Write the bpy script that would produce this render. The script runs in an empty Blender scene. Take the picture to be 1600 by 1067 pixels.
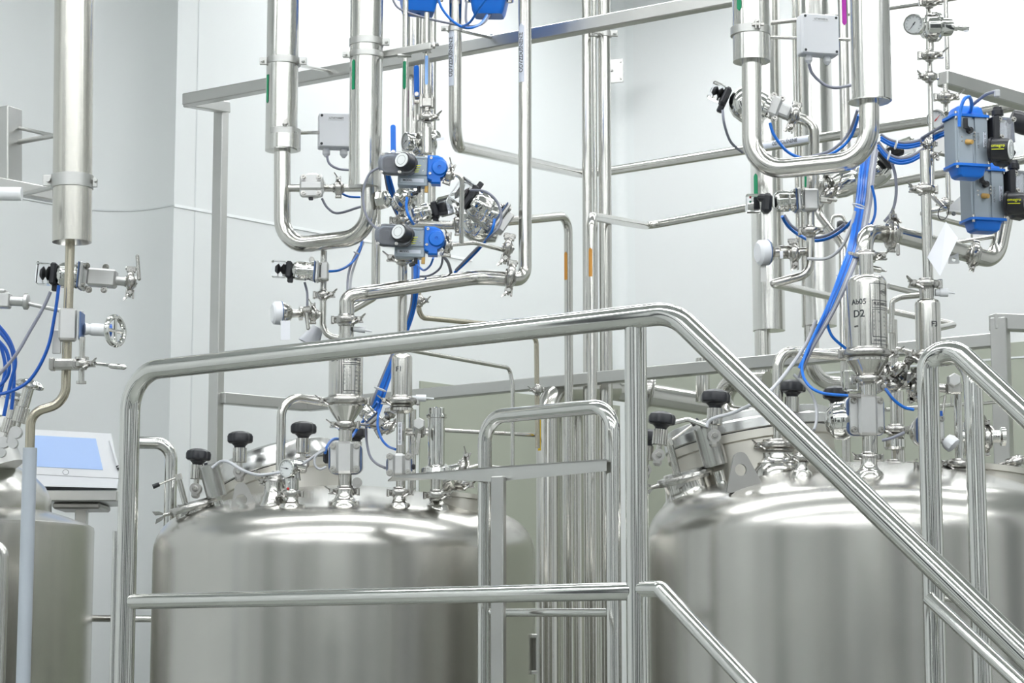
import bpy, math, random
from mathutils import Vector, Matrix
random.seed(7)
SC = bpy.context.scene
COL = SC.collection
# ---------------------------------------------------------------- camera, light, exposure
FPX = 3500.0                      # focal length in pixels of a 1600 px wide frame
PITCH = math.atan(487 / FPX)
CAMZ = 1.65
KD = 1.25                         # one depth unit = 1.25 m, so one pixel at depth Y is Y/2800 m
cam_d = bpy.data.cameras.new('camera')
cam = bpy.data.objects.new('camera', cam_d)
COL.objects.link(cam)
cam_d.sensor_width = 36.0
cam_d.lens = 36.0 * FPX / 1600.0
cam_d.clip_start = 0.05
cam_d.clip_end = 100
cam.location = (0, 0, CAMZ)
cam.rotation_euler = (math.pi / 2 + PITCH, 0, 0)
SC.camera = cam
SC.view_settings.view_transform = 'Standard'
SC.view_settings.look = 'None'
SC.view_settings.gamma = 1.0
SC.view_settings.use_curve_mapping = False
SC.view_settings.exposure = 0.0
LAMP = 16.5                       # strength of the ceiling light panels
CEIL = 5.0
world = bpy.data.worlds.new('world')
SC.world = world
world.use_nodes = True
world.node_tree.nodes['Background'].inputs[0].default_value = (0.8, 0.86, 0.9, 1)
world.node_tree.nodes['Background'].inputs[1].default_value = 0.3
try:
    SC.cycles.use_denoising = True
    SC.cycles.max_bounces = 10
    SC.cycles.diffuse_bounces = 5
    SC.cycles.glossy_bounces = 6
    SC.cycles.transmission_bounces = 8
    SC.cycles.transparent_max_bounces = 12
    SC.cycles.caustics_reflective = False
    SC.cycles.caustics_refractive = False
    SC.cycles.sample_clamp_indirect = 6
except Exception:
    pass

# ---------------------------------------------------------------- materials
def mat(name, col, rough=0.5, metal=0.0, **k):
    m = bpy.data.materials.new(name); m.use_nodes = True
    b = m.node_tree.nodes['Principled BSDF']
    b.inputs['Base Color'].default_value = (*col, 1)
    b.inputs['Roughness'].default_value = rough
    b.inputs['Metallic'].default_value = metal
    for kk, v in k.items():
        n = {'spec': 'Specular IOR Level', 'trans': 'Transmission Weight', 'ior': 'IOR', 'alpha': 'Alpha', 'coat': 'Coat Weight',
             'emit': 'Emission Strength', 'ecol': 'Emission Color', 'sss': 'Subsurface Weight', 'aniso': 'Anisotropic'}[kk]
        b.inputs[n].default_value = (*v, 1) if kk == 'ecol' else v
    return m
def steel(name, col, rough, scale=(60, 60, 3), amt=0.10, bump=0.0, cvar=0.06, patch=0.0):
    """stainless steel: roughness and tint vary with a stretched procedural grain"""
    m = mat(name, col, rough, 1.0); nt = m.node_tree; b = nt.nodes['Principled BSDF']
    tc = nt.nodes.new('ShaderNodeTexCoord'); mp = nt.nodes.new('ShaderNodeMapping')
    mp.inputs['Scale'].default_value = scale
    nz = nt.nodes.new('ShaderNodeTexNoise'); nz.inputs['Scale'].default_value = 1.0; nz.inputs['Detail'].default_value = 4
    nt.links.new(tc.outputs['Object'], mp.inputs['Vector']); nt.links.new(mp.outputs[0], nz.inputs['Vector'])
    mr = nt.nodes.new('ShaderNodeMapRange'); mr.inputs[3].default_value = max(0.02, rough - amt); mr.inputs[4].default_value = rough + amt
    nt.links.new(nz.outputs['Fac'], mr.inputs[0]); nt.links.new(mr.outputs[0], b.inputs['Roughness'])
    cr = nt.nodes.new('ShaderNodeMapRange'); cr.inputs[3].default_value = 1 - cvar; cr.inputs[4].default_value = 1 + cvar
    nt.links.new(nz.outputs['Fac'], cr.inputs[0])
    mx = nt.nodes.new('ShaderNodeVectorMath'); mx.operation = 'SCALE'; mx.inputs[0].default_value = col
    nt.links.new(cr.outputs[0], mx.inputs['Scale']); nt.links.new(mx.outputs[0], b.inputs['Base Color'])
    if bump:
        bp = nt.nodes.new('ShaderNodeBump'); bp.inputs['Strength'].default_value = bump; bp.inputs['Distance'].default_value = 0.01
        n2 = nt.nodes.new('ShaderNodeTexNoise'); n2.inputs['Scale'].default_value = patch or 5.0; n2.inputs['Detail'].default_value = 2
        nt.links.new(tc.outputs['Object'], n2.inputs['Vector'])
        nt.links.new(n2.outputs['Fac'], bp.inputs['Height']); nt.links.new(bp.outputs[0], b.inputs['Normal'])
    return m
S_PIPE = steel('satin_pipe_steel', (0.60, 0.59, 0.56), 0.17, (60, 60, 4), 0.02, cvar=0.03)
S_MIR = steel('polished_rail_steel', (0.63, 0.63, 0.61), 0.08, (8, 8, 2), 0.01, cvar=0.01)
S_BRU = steel('brushed_tank_steel', (0.53, 0.52, 0.49), 0.25, (14, 14, 0.6), 0.025, cvar=0.025, bump=0.06, patch=2.2)
S_CAST = steel('cast_valve_steel', (0.56, 0.56, 0.555), 0.42, (50, 50, 50), 0.06)
S_MATT = steel('dull_lug_steel', (0.40, 0.395, 0.38), 0.42, (20, 20, 20), 0.06)
S_FLAT = steel('square_section_steel', (0.53, 0.53, 0.515), 0.36, (8, 8, 8), 0.05)
S_DK = steel('machined_clamp_steel', (0.46, 0.45, 0.43), 0.22, (60, 60, 60), 0.05, cvar=0.08)
S_WARM = steel('heat_tinted_pipe_steel', (0.50, 0.46, 0.375), 0.24, (40, 40, 6), 0.06, cvar=0.1)
S_SLVW = steel('tinted_cladding_steel', (0.57, 0.555, 0.51), 0.24, (120, 120, 1.5), 0.05, cvar=0.05)
S_SLV = steel('pipe_cladding_steel', (0.63, 0.625, 0.60), 0.18, (90, 90, 1.0), 0.03, cvar=0.03)
BLUE = mat('blue_plastic', (0.004, 0.17, 0.72), 0.32)
BLUEH = mat('blue_hose_plastic', (0.005, 0.17, 0.70), 0.3)
BLUED = mat('deep_blue_hose_plastic', (0.004, 0.085, 0.42), 0.3)
GREYH = mat('grey_cable_plastic', (0.27, 0.28, 0.34), 0.4)
LGREYH = mat('light_grey_cable_plastic', (0.52, 0.53, 0.56), 0.4)
BLACK = mat('black_plastic', (0.012, 0.013, 0.018), 0.38)
GREYP = mat('grey_enclosure_plastic', (0.84, 0.85, 0.88), 0.5)
ANOD = mat('grey_anodised_body', (0.33, 0.38, 0.43), 0.42, 0.3)
WHITE = mat('white_plastic', (0.82, 0.83, 0.85), 0.45)
PAPER = mat('white_paper_tag', (0.84, 0.85, 0.9), 0.7)
STICK = mat('pale_sticker', (0.72, 0.76, 0.86), 0.5)
STICKB = mat('light_blue_sticker', (0.25, 0.45, 0.85), 0.5)
GREEN = mat('green_sticker', (0.0, 0.26, 0.11), 0.5)
MAGE = mat('magenta_sticker', (0.42, 0.01, 0.36), 0.5)
ORAN = mat('orange_sticker', (0.72, 0.33, 0.05), 0.5)
YELL = mat('yellow_sticker', (0.85, 0.55, 0.01), 0.5)
AMBER = mat('tan_plug_plastic', (0.66, 0.40, 0.12), 0.4)
INK = mat('dark_print', (0.05, 0.055, 0.06), 0.7)
INKG = mat('grey_print', (0.16, 0.17, 0.18), 0.6)
YTXT = mat('yellow_print', (0.75, 0.78, 0.02), 0.6)
REDP = mat('red_print', (0.6, 0.02, 0.02), 0.6)
DIAL = mat('white_dial', (0.8, 0.82, 0.82), 0.5)
CLEAR = mat('clear_plastic', (0.97, 0.98, 1.0), 0.04, trans=1.0, ior=1.25)
SMOKE = mat('smoked_clear_plastic', (0.62, 0.64, 0.70), 0.10, trans=0.75, ior=1.2)
SCREEN = mat('lit_screen', (0.25, 0.36, 0.6), 0.3, emit=0.3, ecol=(0.42, 0.62, 1.0))
GASK = mat('blue_gasket', (0.10, 0.16, 0.32), 0.5)
POLE = mat('painted_grey_pole', (0.42, 0.46, 0.51), 0.45)

# ---------------------------------------------------------------- geometry kit
cp, sp = math.cos(PITCH), math.sin(PITCH)
def P(x, y, Y):
    """the point at depth Y (in units of 1.25 m) that the camera sees at (x, y)"""
    k = (533.5 - y) / FPX
    s = Y * KD / (cp - k * sp)
    return Vector(((x - 800) / FPX * s, Y * KD, CAMZ + s * (sp + k * cp)))
def drop(p, y):
    """the point straight above or below p at picture row y"""
    k = (533.5 - y) / FPX
    return Vector((p.x, p.y, CAMZ + p.y * (sp + k * cp) / (cp - k * sp)))
def U(Y): return Y / 2800.0
BASE = Matrix(((1, 0, 0), (0, 0, -1), (0, 1, 0))).to_4x4()       # local x right, y up, z to the viewer
def F(x, y, Y, roll=0, yaw=0, pitch=0, s=1.0):
    p = x if isinstance(x, Vector) else P(x, y, Y)
    R = Matrix.Rotation(math.radians(yaw), 4, 'Y') @ Matrix.Rotation(math.radians(pitch), 4, 'X') @ Matrix.Rotation(math.radians(roll), 4, 'Z')
    return Matrix.Translation(p) @ BASE @ R @ Matrix.Scale(U(Y) * s, 4)
def catmull(pts, n=8):
    q = [pts[0]] + list(pts) + [pts[-1]]; out = []
    for i in range(1, len(q) - 2):
        a, b, c, d = q[i - 1], q[i], q[i + 1], q[i + 2]
        for j in range(n):
            t = j / n
            out.append(0.5 * ((2 * b) + (c - a) * t + (2 * a - 5 * b + 4 * c - d) * t * t + (3 * b - a - 3 * c + d) * t ** 3))
    out.append(pts[-1]); return out
def fillet(pts, bend, n=9):
    out = [pts[0]]
    for i in range(1, len(pts) - 1):
        a, b, c = pts[i - 1], pts[i], pts[i + 1]
        d1, d2 = (a - b), (c - b); l1, l2 = d1.length, d2.length
        if l1 < 1e-9 or l2 < 1e-9: continue
        d1 /= l1; d2 /= l2; ang = d1.angle(d2)
        if ang > math.pi - 0.03: out.append(b); continue
        r = bend[i - 1] if isinstance(bend, (list, tuple)) else bend
        t = min(r / math.tan(ang / 2), l1 * 0.49 if i > 1 else l1 * 0.97, l2 * 0.49 if i < len(pts) - 2 else l2 * 0.97)
        r = t * math.tan(ang / 2)
        cen = b + (d1 + d2).normalized() * (r / math.sin(ang / 2))
        v1 = b + d1 * t - cen; v2 = b + d2 * t - cen; tot = math.pi - ang; axis = v1.cross(v2).normalized()
        for j in range(n + 1): out.append(cen + Matrix.Rotation(tot * j / n, 3, axis) @ v1)
    out.append(pts[-1]); return out
class MB:
    def __init__(s, M=None): s.v = []; s.f = []; s.M = M or Matrix()
    def add(s, vs, fs):
        o = len(s.v); s.v += [s.M @ Vector(v) for v in vs]; s.f += [[i + o for i in f] for f in fs]; return s
    def sweep(s, pts, r, seg=16, closed=False, caps=True, flat=None):
        pts = [Vector(p) for p in pts]
        q = [pts[0]]
        for p in pts[1:]:
            if (p - q[-1]).length > 1e-7: q.append(p)
        pts = q; n = len(pts); vs = []; fs = []
        def tan(i):
            if closed: return (pts[(i + 1) % n] - pts[i - 1]).normalized()
            if i == 0: return (pts[1] - pts[0]).normalized()
            if i == n - 1: return (pts[-1] - pts[-2]).normalized()
            return ((pts[i + 1] - pts[i]).normalized() + (pts[i] - pts[i - 1]).normalized()).normalized()
        t0 = tan(0); up = Vector((0, 0, 1)) if abs(t0.z) < 0.9 else Vector((1, 0, 0))
        nx = t0.cross(up).normalized(); prev = t0
        for i in range(n):
            t = tan(i); ax = prev.cross(t)
            if ax.length > 1e-9: nx = Matrix.Rotation(prev.angle(t), 3, ax.normalized()) @ nx
            nx = (nx - t * nx.dot(t)).normalized(); ny = t.cross(nx); prev = t
            rr = r[i] if isinstance(r, (list, tuple)) else r
            for k in range(seg):
                a = 2 * math.pi * k / seg
                vs.append(pts[i] + nx * (rr * math.cos(a)) + ny * (rr * (flat or 1) * math.sin(a)))
        m = n if closed else n - 1
        for i in range(m):
            for k in range(seg):
                a = i * seg + k; b = i * seg + (k + 1) % seg; c = ((i + 1) % n) * seg + (k + 1) % seg; d = ((i + 1) % n) * seg + k
                fs.append([a, b, c, d])
        if caps and not closed:
            fs.append(list(range(seg))[::-1]); fs.append([(n - 1) * seg + k for k in range(seg)])
        return s.add(vs, fs)
    def tube(s, pts, r, bend=None, seg=16, caps=True):
        pts = [Vector(p) for p in pts]
        if bend and len(pts) > 2: pts = fillet(pts, bend)
        return s.sweep(pts, r, seg, caps=caps)
    def hose(s, pts, r, seg=8): return s.sweep(catmull([Vector(p) for p in pts]), r, seg)
    def cyl(s, a, b, r, r2=None, seg=24):
        return s.lathe(a, b, [(0, r), ((Vector(b) - Vector(a)).length, r if r2 is None else r2)], seg)
    def lathe(s, a, b, prof, seg=32, lobes=0, amp=0):
        a, b = Vector(a), Vector(b); d = (b - a).normalized()
        up = Vector((0, 0, 1)) if abs(d.z) < 0.9 else Vector((1, 0, 0))
        x = d.cross(up).normalized(); y = d.cross(x); vs = []; fs = []
        for t, r in prof:
            for k in range(seg):
                g = 2 * math.pi * k / seg; rr = r * (1 + (amp * math.cos(lobes * g) if lobes else 0))
                vs.append(a + d * t + x * (rr * math.cos(g)) + y * (rr * math.sin(g)))
        for i in range(len(prof) - 1):
            for k in range(seg):
                fs.append([i * seg + k, i * seg + (k + 1) % seg, (i + 1) * seg + (k + 1) % seg, (i + 1) * seg + k])
        if prof[0][1] > 1e-6: fs.append(list(range(seg))[::-1])
        if prof[-1][1] > 1e-6: fs.append([(len(prof) - 1) * seg + k for k in range(seg)])
        return s.add(vs, fs)
    def ring(s, c, ax, R, r, seg=32, cs=8, a0=0, a1=360):
        c, ax = Vector(c), Vector(ax).normalized(); up = Vector((0, 0, 1)) if abs(ax.z) < 0.9 else Vector((1, 0, 0))
        x = ax.cross(up).normalized(); y = ax.cross(x); full = a1 - a0 >= 360
        pts = [c + x * (R * math.cos(math.radians(g))) + y * (R * math.sin(math.radians(g))) for g in [a0 + (a1 - a0) * k / seg for k in range(seg + (0 if full else 1))]]
        return s.sweep(pts, r, cs, closed=full)
    def box(s, c, size, bev=None, R=None):
        """box with chamfered edges"""
        c = Vector(c); h = [d / 2 for d in size]; b = min(size) * 0.08 if bev is None else bev; vs = []; idx = {}
        for sx in (-1, 1):
            for sy in (-1, 1):
                for sz in (-1, 1):
                    for ax in range(3):
                        p = [sx * (h[0] - b), sy * (h[1] - b), sz * (h[2] - b)]; p[ax] = (sx, sy, sz)[ax] * h[ax]
                        idx[(sx, sy, sz, ax)] = len(vs); p = Vector(p); vs.append(c + (R @ p if R else p))
        fs = []; g = lambda sx, sy, sz, ax: idx[(sx, sy, sz, ax)]
        for ax in range(3):
            for sg in (-1, 1):
                q = []
                for (u, w) in ((-1, -1), (1, -1), (1, 1), (-1, 1)):
                    t = [0, 0, 0]; t[ax] = sg; t[(ax + 1) % 3] = u; t[(ax + 2) % 3] = w; q.append(g(*t, ax))
                fs.append(q if sg > 0 else q[::-1])
        for ax in range(3):
            a1, a2 = (ax + 1) % 3, (ax + 2) % 3
            for u in (-1, 1):
                for w in (-1, 1):
                    t = [0, 0, 0]; t[a1] = u; t[a2] = w; t2 = t[:]; t[ax] = -1; t2[ax] = 1
                    q = [g(*t, a1), g(*t2, a1), g(*t2, a2), g(*t, a2)]; fs.append(q if u * w < 0 else q[::-1])
        for sx in (-1, 1):
            for sy in (-1, 1):
                for sz in (-1, 1):
                    q = [g(sx, sy, sz, a) for a in range(3)]; fs.append(q if sx * sy * sz > 0 else q[::-1])
        return s.add(vs, fs)
    def prism(s, poly, z0, z1, bev=0):
        n = len(poly)
        if bev:
            cx = sum(p[0] for p in poly) / n; cy = sum(p[1] for p in poly) / n
            def sh(k): return [(cx + (p[0] - cx) * k, cy + (p[1] - cy) * k) for p in poly]
            ext = max(max(abs(p[0] - cx), abs(p[1] - cy)) for p in poly); k = 1 - bev / ext
            lay = [(z0, sh(k)), (z0 + bev, poly), (z1 - bev, poly), (z1, sh(k))] if z1 > z0 else [(z0, poly), (z1, poly)]
        else: lay = [(z0, poly), (z1, poly)]
        vs = [(p[0], p[1], z) for z, pl in lay for p in pl]; fs = []
        for i in range(len(lay) - 1):
            for k in range(n): fs.append([i * n + k, i * n + (k + 1) % n, (i + 1) * n + (k + 1) % n, (i + 1) * n + k])
        fs.append(list(range(n))[::-1]); fs.append([(len(lay) - 1) * n + k for k in range(n)])
        return s.add(vs, fs)
    def holed(s, outer, hc, hr, z0, z1, n=48):
        """plate with a round hole; outer is star-shaped about hc"""
        def cast(g):
            d = Vector((math.cos(g), math.sin(g))); best = None
            for i in range(len(outer)):
                a = Vector(outer[i]) - Vector(hc); b = Vector(outer[(i + 1) % len(outer)]) - Vector(hc); e = b - a
                den = d.x * e.y - d.y * e.x
                if abs(den) < 1e-9: continue
                t = (a.x * e.y - a.y * e.x) / den; w = (a.x * d.y - a.y * d.x) / den
                if t > 0 and -1e-6 <= w <= 1 + 1e-6 and (best is None or t > best): best = t
            return (hc[0] + d.x * best, hc[1] + d.y * best)
        vs = []
        for z in (z0, z1):
            for k in range(n): g = 2 * math.pi * k / n; o = cast(g); vs.append((o[0], o[1], z))
            for k in range(n): g = 2 * math.pi * k / n; vs.append((hc[0] + hr * math.cos(g), hc[1] + hr * math.sin(g), z))
        fs = []
        for k in range(n):
            j = (k + 1) % n
            fs += [[2 * n + k, 2 * n + j, 3 * n + j, 3 * n + k], [k, n + k, n + j, j], [k, j, 2 * n + j, 2 * n + k], [n + k, 3 * n + k, 3 * n + j, n + j]]
        return s.add(vs, fs)
    def build(s, name, m, parent=None, label=None, sharp=35, loc=None):
        if loc is None: loc = Vector((0, 0, 0))
        w = Vector((0, 0, 0)); p = parent
        while p: w += p.location; p = p.parent
        off = w + loc
        me = bpy.data.meshes.new(name); me.from_pydata([v - off for v in s.v], [], s.f); me.validate()
        import bmesh
        bm = bmesh.new(); bm.from_mesh(me); bmesh.ops.recalc_face_normals(bm, faces=bm.faces); bm.to_mesh(me); bm.free()
        me.shade_smooth(); me.set_sharp_from_angle(angle=math.radians(sharp)); me.materials.append(m)
        o = bpy.data.objects.new(name, me); o.location = loc; COL.objects.link(o); o.parent = parent
        if label: o['label'] = label
        return o
def tag(o, label, cat, group=None):
    o['label'] = label; o['category'] = cat
    if group: o['group'] = group
    return o
def thing(name, label, cat, loc, group=None):
    o = bpy.data.objects.new(name, None); o.location = loc; o.empty_display_size = 0.05; COL.objects.link(o)
    return tag(o, label, cat, group)
def solo(mb, name, m, label, cat, group=None, loc=None, sharp=35):
    o = mb.build(name, m, None, None, sharp, loc if loc is not None else mb.v[0].copy()); return tag(o, label, cat, group)
def path(pts):
    out = []
    for p in pts:
        if isinstance(p, Vector): out.append(p)
        elif p[0] == 'v': out.append(drop(out[-1], p[1]))
        elif p[0] == 'z': out.append(Vector((out[-1].x, out[-1].y, p[1])))
        else: out.append(P(*p))
    if not isinstance(pts[0], Vector) and pts[0][0] != 'v' and pts[0][1] == -20: out.insert(0, Vector((out[0].x, out[0].y, CEIL - .001))); out.pop(1)   # runs on up to the ceiling
    return out
def pipe(label, pts, d, bend=None, m=None, name='pipe', cat='pipe', group=None, parent=None, seg=20):
    """d, bend in pixels at the depth of the first point"""
    Y = pts[0][2] if not isinstance(pts[0], Vector) else pts[0].y / KD
    q = path(pts); b = MB(); b.tube(q, d / 2 * U(Y), (bend if not isinstance(bend, (list, tuple)) else None) and bend * U(Y) if not isinstance(bend, (list, tuple)) else [x * U(Y) for x in bend], seg)
    if parent is not None: return b.build(name, m or S_PIPE, parent, label)
    return solo(b, name, m or S_PIPE, label, cat, group, q[0].copy())
def hose(label, pts, d, m=None, group=None, name='air_hose', cat='hose', parent=None):
    Y = pts[0][2]; q = [P(*p) for p in pts]; b = MB(); b.hose(q, d / 2 * U(Y), 10)
    if parent is not None: return b.build(name, m or BLUEH, parent, label)
    return solo(b, name, m or BLUEH, label, cat, group, q[0].copy())
def sq_beam(b, p, q, w, h):
    """square tube from p to q, w wide and h high in metres"""
    d = q - p; L = d.length; d.normalize(); up = Vector((0, 0, 1)) if abs(d.z) < 0.9 else Vector((0, 1, 0))
    if abs(d.z) >= 0.9: up = Vector((0.88, -0.47, 0))
    y = d.cross(up).normalized(); z = y.cross(d).normalized()
    R = Matrix((d, y, z)).transposed()
    b.box((p + q) / 2, (L, w, h), 0.003, R)
def text(s, M, size, m, parent, name='lettering', R=None, rot=0, align='CENTER', lift=0.3, squeeze=1.0):
    """lettering as a thin mesh; R bends it round a cylinder of that radius (pixels, axis local y through M)"""
    cu = bpy.data.curves.new('t', 'FONT'); cu.body = s; cu.size = size; cu.align_x = align; cu.align_y = 'CENTER'; cu.resolution_u = 3; cu.offset = size * 0.014
    ob = bpy.data.objects.new('t', cu); COL.objects.link(ob)
    dg = bpy.context.evaluated_depsgraph_get(); dg.update(); me0 = bpy.data.meshes.new_from_object(ob.evaluated_get(dg))
    bpy.data.objects.remove(ob); bpy.data.curves.remove(cu)
    b = MB(M); c, sn = math.cos(math.radians(rot)), math.sin(math.radians(rot)); vs = []
    x0, y0 = 0, 0
    for v in me0.vertices:
        x, y = v.co.x * squeeze, v.co.y; x, y = x * c - y * sn, x * sn + y * c
        if R:
            g = (x + text.off[0]) / R; vs.append(((R + lift) * math.sin(g), y + text.off[1], (R + lift) * math.cos(g)))
        else: vs.append((x + text.off[0], y + text.off[1], lift))
    b.add(vs, [list(p.vertices) for p in me0.polygons]); bpy.data.meshes.remove(me0)
    if not b.v: return None
    return b.build(name, m, parent)
text.off = (0, 0)
def strip(parent, pt, y0, y1, r, phi, w, m, arrow=0, name='flow_sticker', label=None):
    """sticker on a vertical pipe: pt a point of its axis, rows y0..y1, radius r and width w in metres, phi degrees from the viewer"""
    a, c = drop(pt, y1), drop(pt, y0); b = MB(); n = 6; R = r + 0.0012; half = w / 2 / R; vs = []; fs = []
    L = c.z - a.z; tip = w * 0.55
    rows = [a.z, c.z]
    for z in rows:
        for k in range(n + 1):
            t = -1 + 2 * k / n; g = math.radians(phi) + half * t; zz = z
            if arrow > 0 and z == c.z: zz = z + tip * (1 - abs(t)) - tip
            if arrow < 0 and z == a.z: zz = z - tip * (1 - abs(t)) + tip
            vs.append((a.x + R * math.sin(g), a.y - R * math.cos(g), zz))
    for k in range(n): fs.append([k, k + 1, n + 2 + k, n + 1 + k])
    b.add(vs, fs); return b.build(name, m, parent, label)

# ---------------------------------------------------------------- fittings (sizes in pixels of their depth)
def circ(r, n=24, cx=0, cy=0, a0=0): return [(cx + r * math.cos(a0 + 2 * math.pi * k / n), cy + r * math.sin(a0 + 2 * math.pi * k / n)) for k in range(n)]
def rrect(w, h, r, n=5, cx=0, cy=0):
    out = []
    for qx, qy, a in ((1, 1, 0), (-1, 1, 90), (-1, -1, 180), (1, -1, 270)):
        for k in range(n + 1):
            g = math.radians(a + 90 * k / n); out.append((cx + qx * (w / 2 - r) + r * math.cos(g), cy + qy * (h / 2 - r) + r * math.sin(g)))
    return out
def clamp(parent, x, y, Y, r, roll=0, side=1, yaw=0, s=1.0, label=None, pitch=0, top=False):
    """sanitary clamp round a pipe whose axis is local y; side = where the wing nut sits"""
    M = F(x, y, Y, roll, yaw, pitch); b = MB(M)
    b.lathe((0, -9, 0), (0, 9, 0), [(0, r + 0.5), (2, r + 1), (4, r + 4 * s), (4.6, r + 7 * s), (7, r + 8 * s), (11, r + 8 * s), (13.4, r + 7 * s), (14, r + 4 * s), (16, r + 1), (18, r + .5)], 28)
    e = r + 9 * s
    b.box((side * e, 0, 4 * s), (9 * s, 3.6 * s, 8 * s), 0.6); b.box((side * (e + 1), 3.8 * s, 4 * s), (10 * s, 2.4 * s, 7 * s), .5); b.box((side * (e + 1), -3.8 * s, 4 * s), (10 * s, 2.4 * s, 7 * s), .5)
    b.box((-side * (e - 1), 0, 0), (7 * s, 11 * s, 8 * s), 1); b.cyl((-side * (e + 1), -6.5 * s, 0), (-side * (e + 1), 6.5 * s, 0), 2.2 * s, seg=10)
    b.cyl((side * e, 0, -8 * s), (side * e, 0, 15 * s), 1.8 * s, seg=10)
    o = b.build('clamp', S_DK, parent, label)
    w = MB(M @ Matrix.Translation((side * e, 0, 11 * s)) @ Matrix.Rotation(math.radians(35 * side), 4, 'Z'))
    w.lathe((0, 0, -4 * s), (0, 0, 5 * s), [(0, 3.6 * s), (4 * s, 3.4 * s), (9 * s, 2.4 * s)], 12)
    for q in (1, -1):
        w.add([(q * 2 * s, -1 * s, -2 * s), (q * 10 * s, -1 * s, 3 * s), (q * 13 * s, -1 * s, 10 * s), (q * 8 * s, -1 * s, 9 * s), (q * 2 * s, -1 * s, 4 * s),
               (q * 2 * s, 1 * s, -2 * s), (q * 10 * s, 1 * s, 3 * s), (q * 13 * s, 1 * s, 10 * s), (q * 8 * s, 1 * s, 9 * s), (q * 2 * s, 1 * s, 4 * s)],
              [[0, 1, 2, 3, 4], [9, 8, 7, 6, 5], [0, 1, 6, 5], [1, 2, 7, 6], [2, 3, 8, 7], [3, 4, 9, 8], [4, 0, 5, 9]])
    w.build('wing_nut', S_DK, o)
    return o
def hanger(parent, x, y, Y, r, w=13, ears=(1,), rod=None, name='pipe_clamp', m=None):
    """flat band round a vertical pipe with bolted ears; rod = (dx, dy, dYunits) of the bar to the frame"""
    M = F(x, y, Y); b = MB(M)
    b.lathe((0, -w / 2, 0), (0, w / 2, 0), [(0, r), (0.01, r + 2.2), (w, r + 2.2), (w + .01, r)], 36)
    for e in ears:
        for q in (-2.2, 2.2): b.box((e * (r + 6), 0, 5 + q), (12, w, 2.4), .5)
        b.cyl((e * (r + 7), 0, 0), (e * (r + 7), 0, 13), 3.2, seg=6); b.cyl((e * (r + 7), 0, -3), (e * (r + 7), 0, 15), 1.8, seg=8)
    o = b.build(name, m or S_FLAT, parent)
    if rod:
        a = P(x, y, Y); c = P(x + rod[0], y + rod[1], Y + rod[2]); t = MB(); t.cyl(a, c, 3.0 * U(Y), seg=10)
        t.cyl(c - (c - a).normalized() * .004, c + (c - a).normalized() * .004, 6 * U(Y), seg=10); t.build('support_rod', S_PIPE, o)
    return o
def bolts(parent, M, pts, r=3.4, h=4, name='bolt'):
    for (x, y, z) in pts:
        b = MB(M); b.lathe((x, y, z), (x, y, z + h), [(0, r * 1.5), (h * .25, r * 1.5), (h * .26, r), (h, r), (h + .01, r * .5), (h * .45, r * .45)], 14)
        b.build(name, S_DK, parent)
def valve_front(parent, x, y, Y, w, h, tube, yaw=0, dome=None, side_dome=True):
    """diaphragm valve body seen from the front with four bolts, its bonnet behind to the left"""
    M = F(x, y, Y, 0, yaw); b = MB(M)
    b.prism(rrect(w * .86, h * .94, 8), 2, 11, 1.5)
    b.box((0, 0, 12), (tube * 1.25, h * .99, 18), 4)
    o = b.build('valve_body', S_CAST, parent)
    g = MB(M); g.prism(rrect(w, h, 12), -10, -2, 1.5); g.build('bonnet_flange', S_CAST, o)
    g = MB(M); g.prism(rrect(w * .96, h * .97, 11), -2, 2); g.build('gasket', GASK, o)
    bolts(o, M, [(sx * w * .34, sy * h * .36, 10.5) for sx in (-1, 1) for sy in (-1, 1)], 3.8, 5)
    if side_dome:
        r = (dome or h * .52); g = MB(M)
        g.lathe((0, 0, -10), (0, 0, -60), [(0, r * .9), (4, r), (16, r), (26, r * .95), (38, r * .78), (44, r * .5), (46, r * .2), (60, r * .2)], 36)
        g.build('bonnet', S_MIR, o)
    return o
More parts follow.
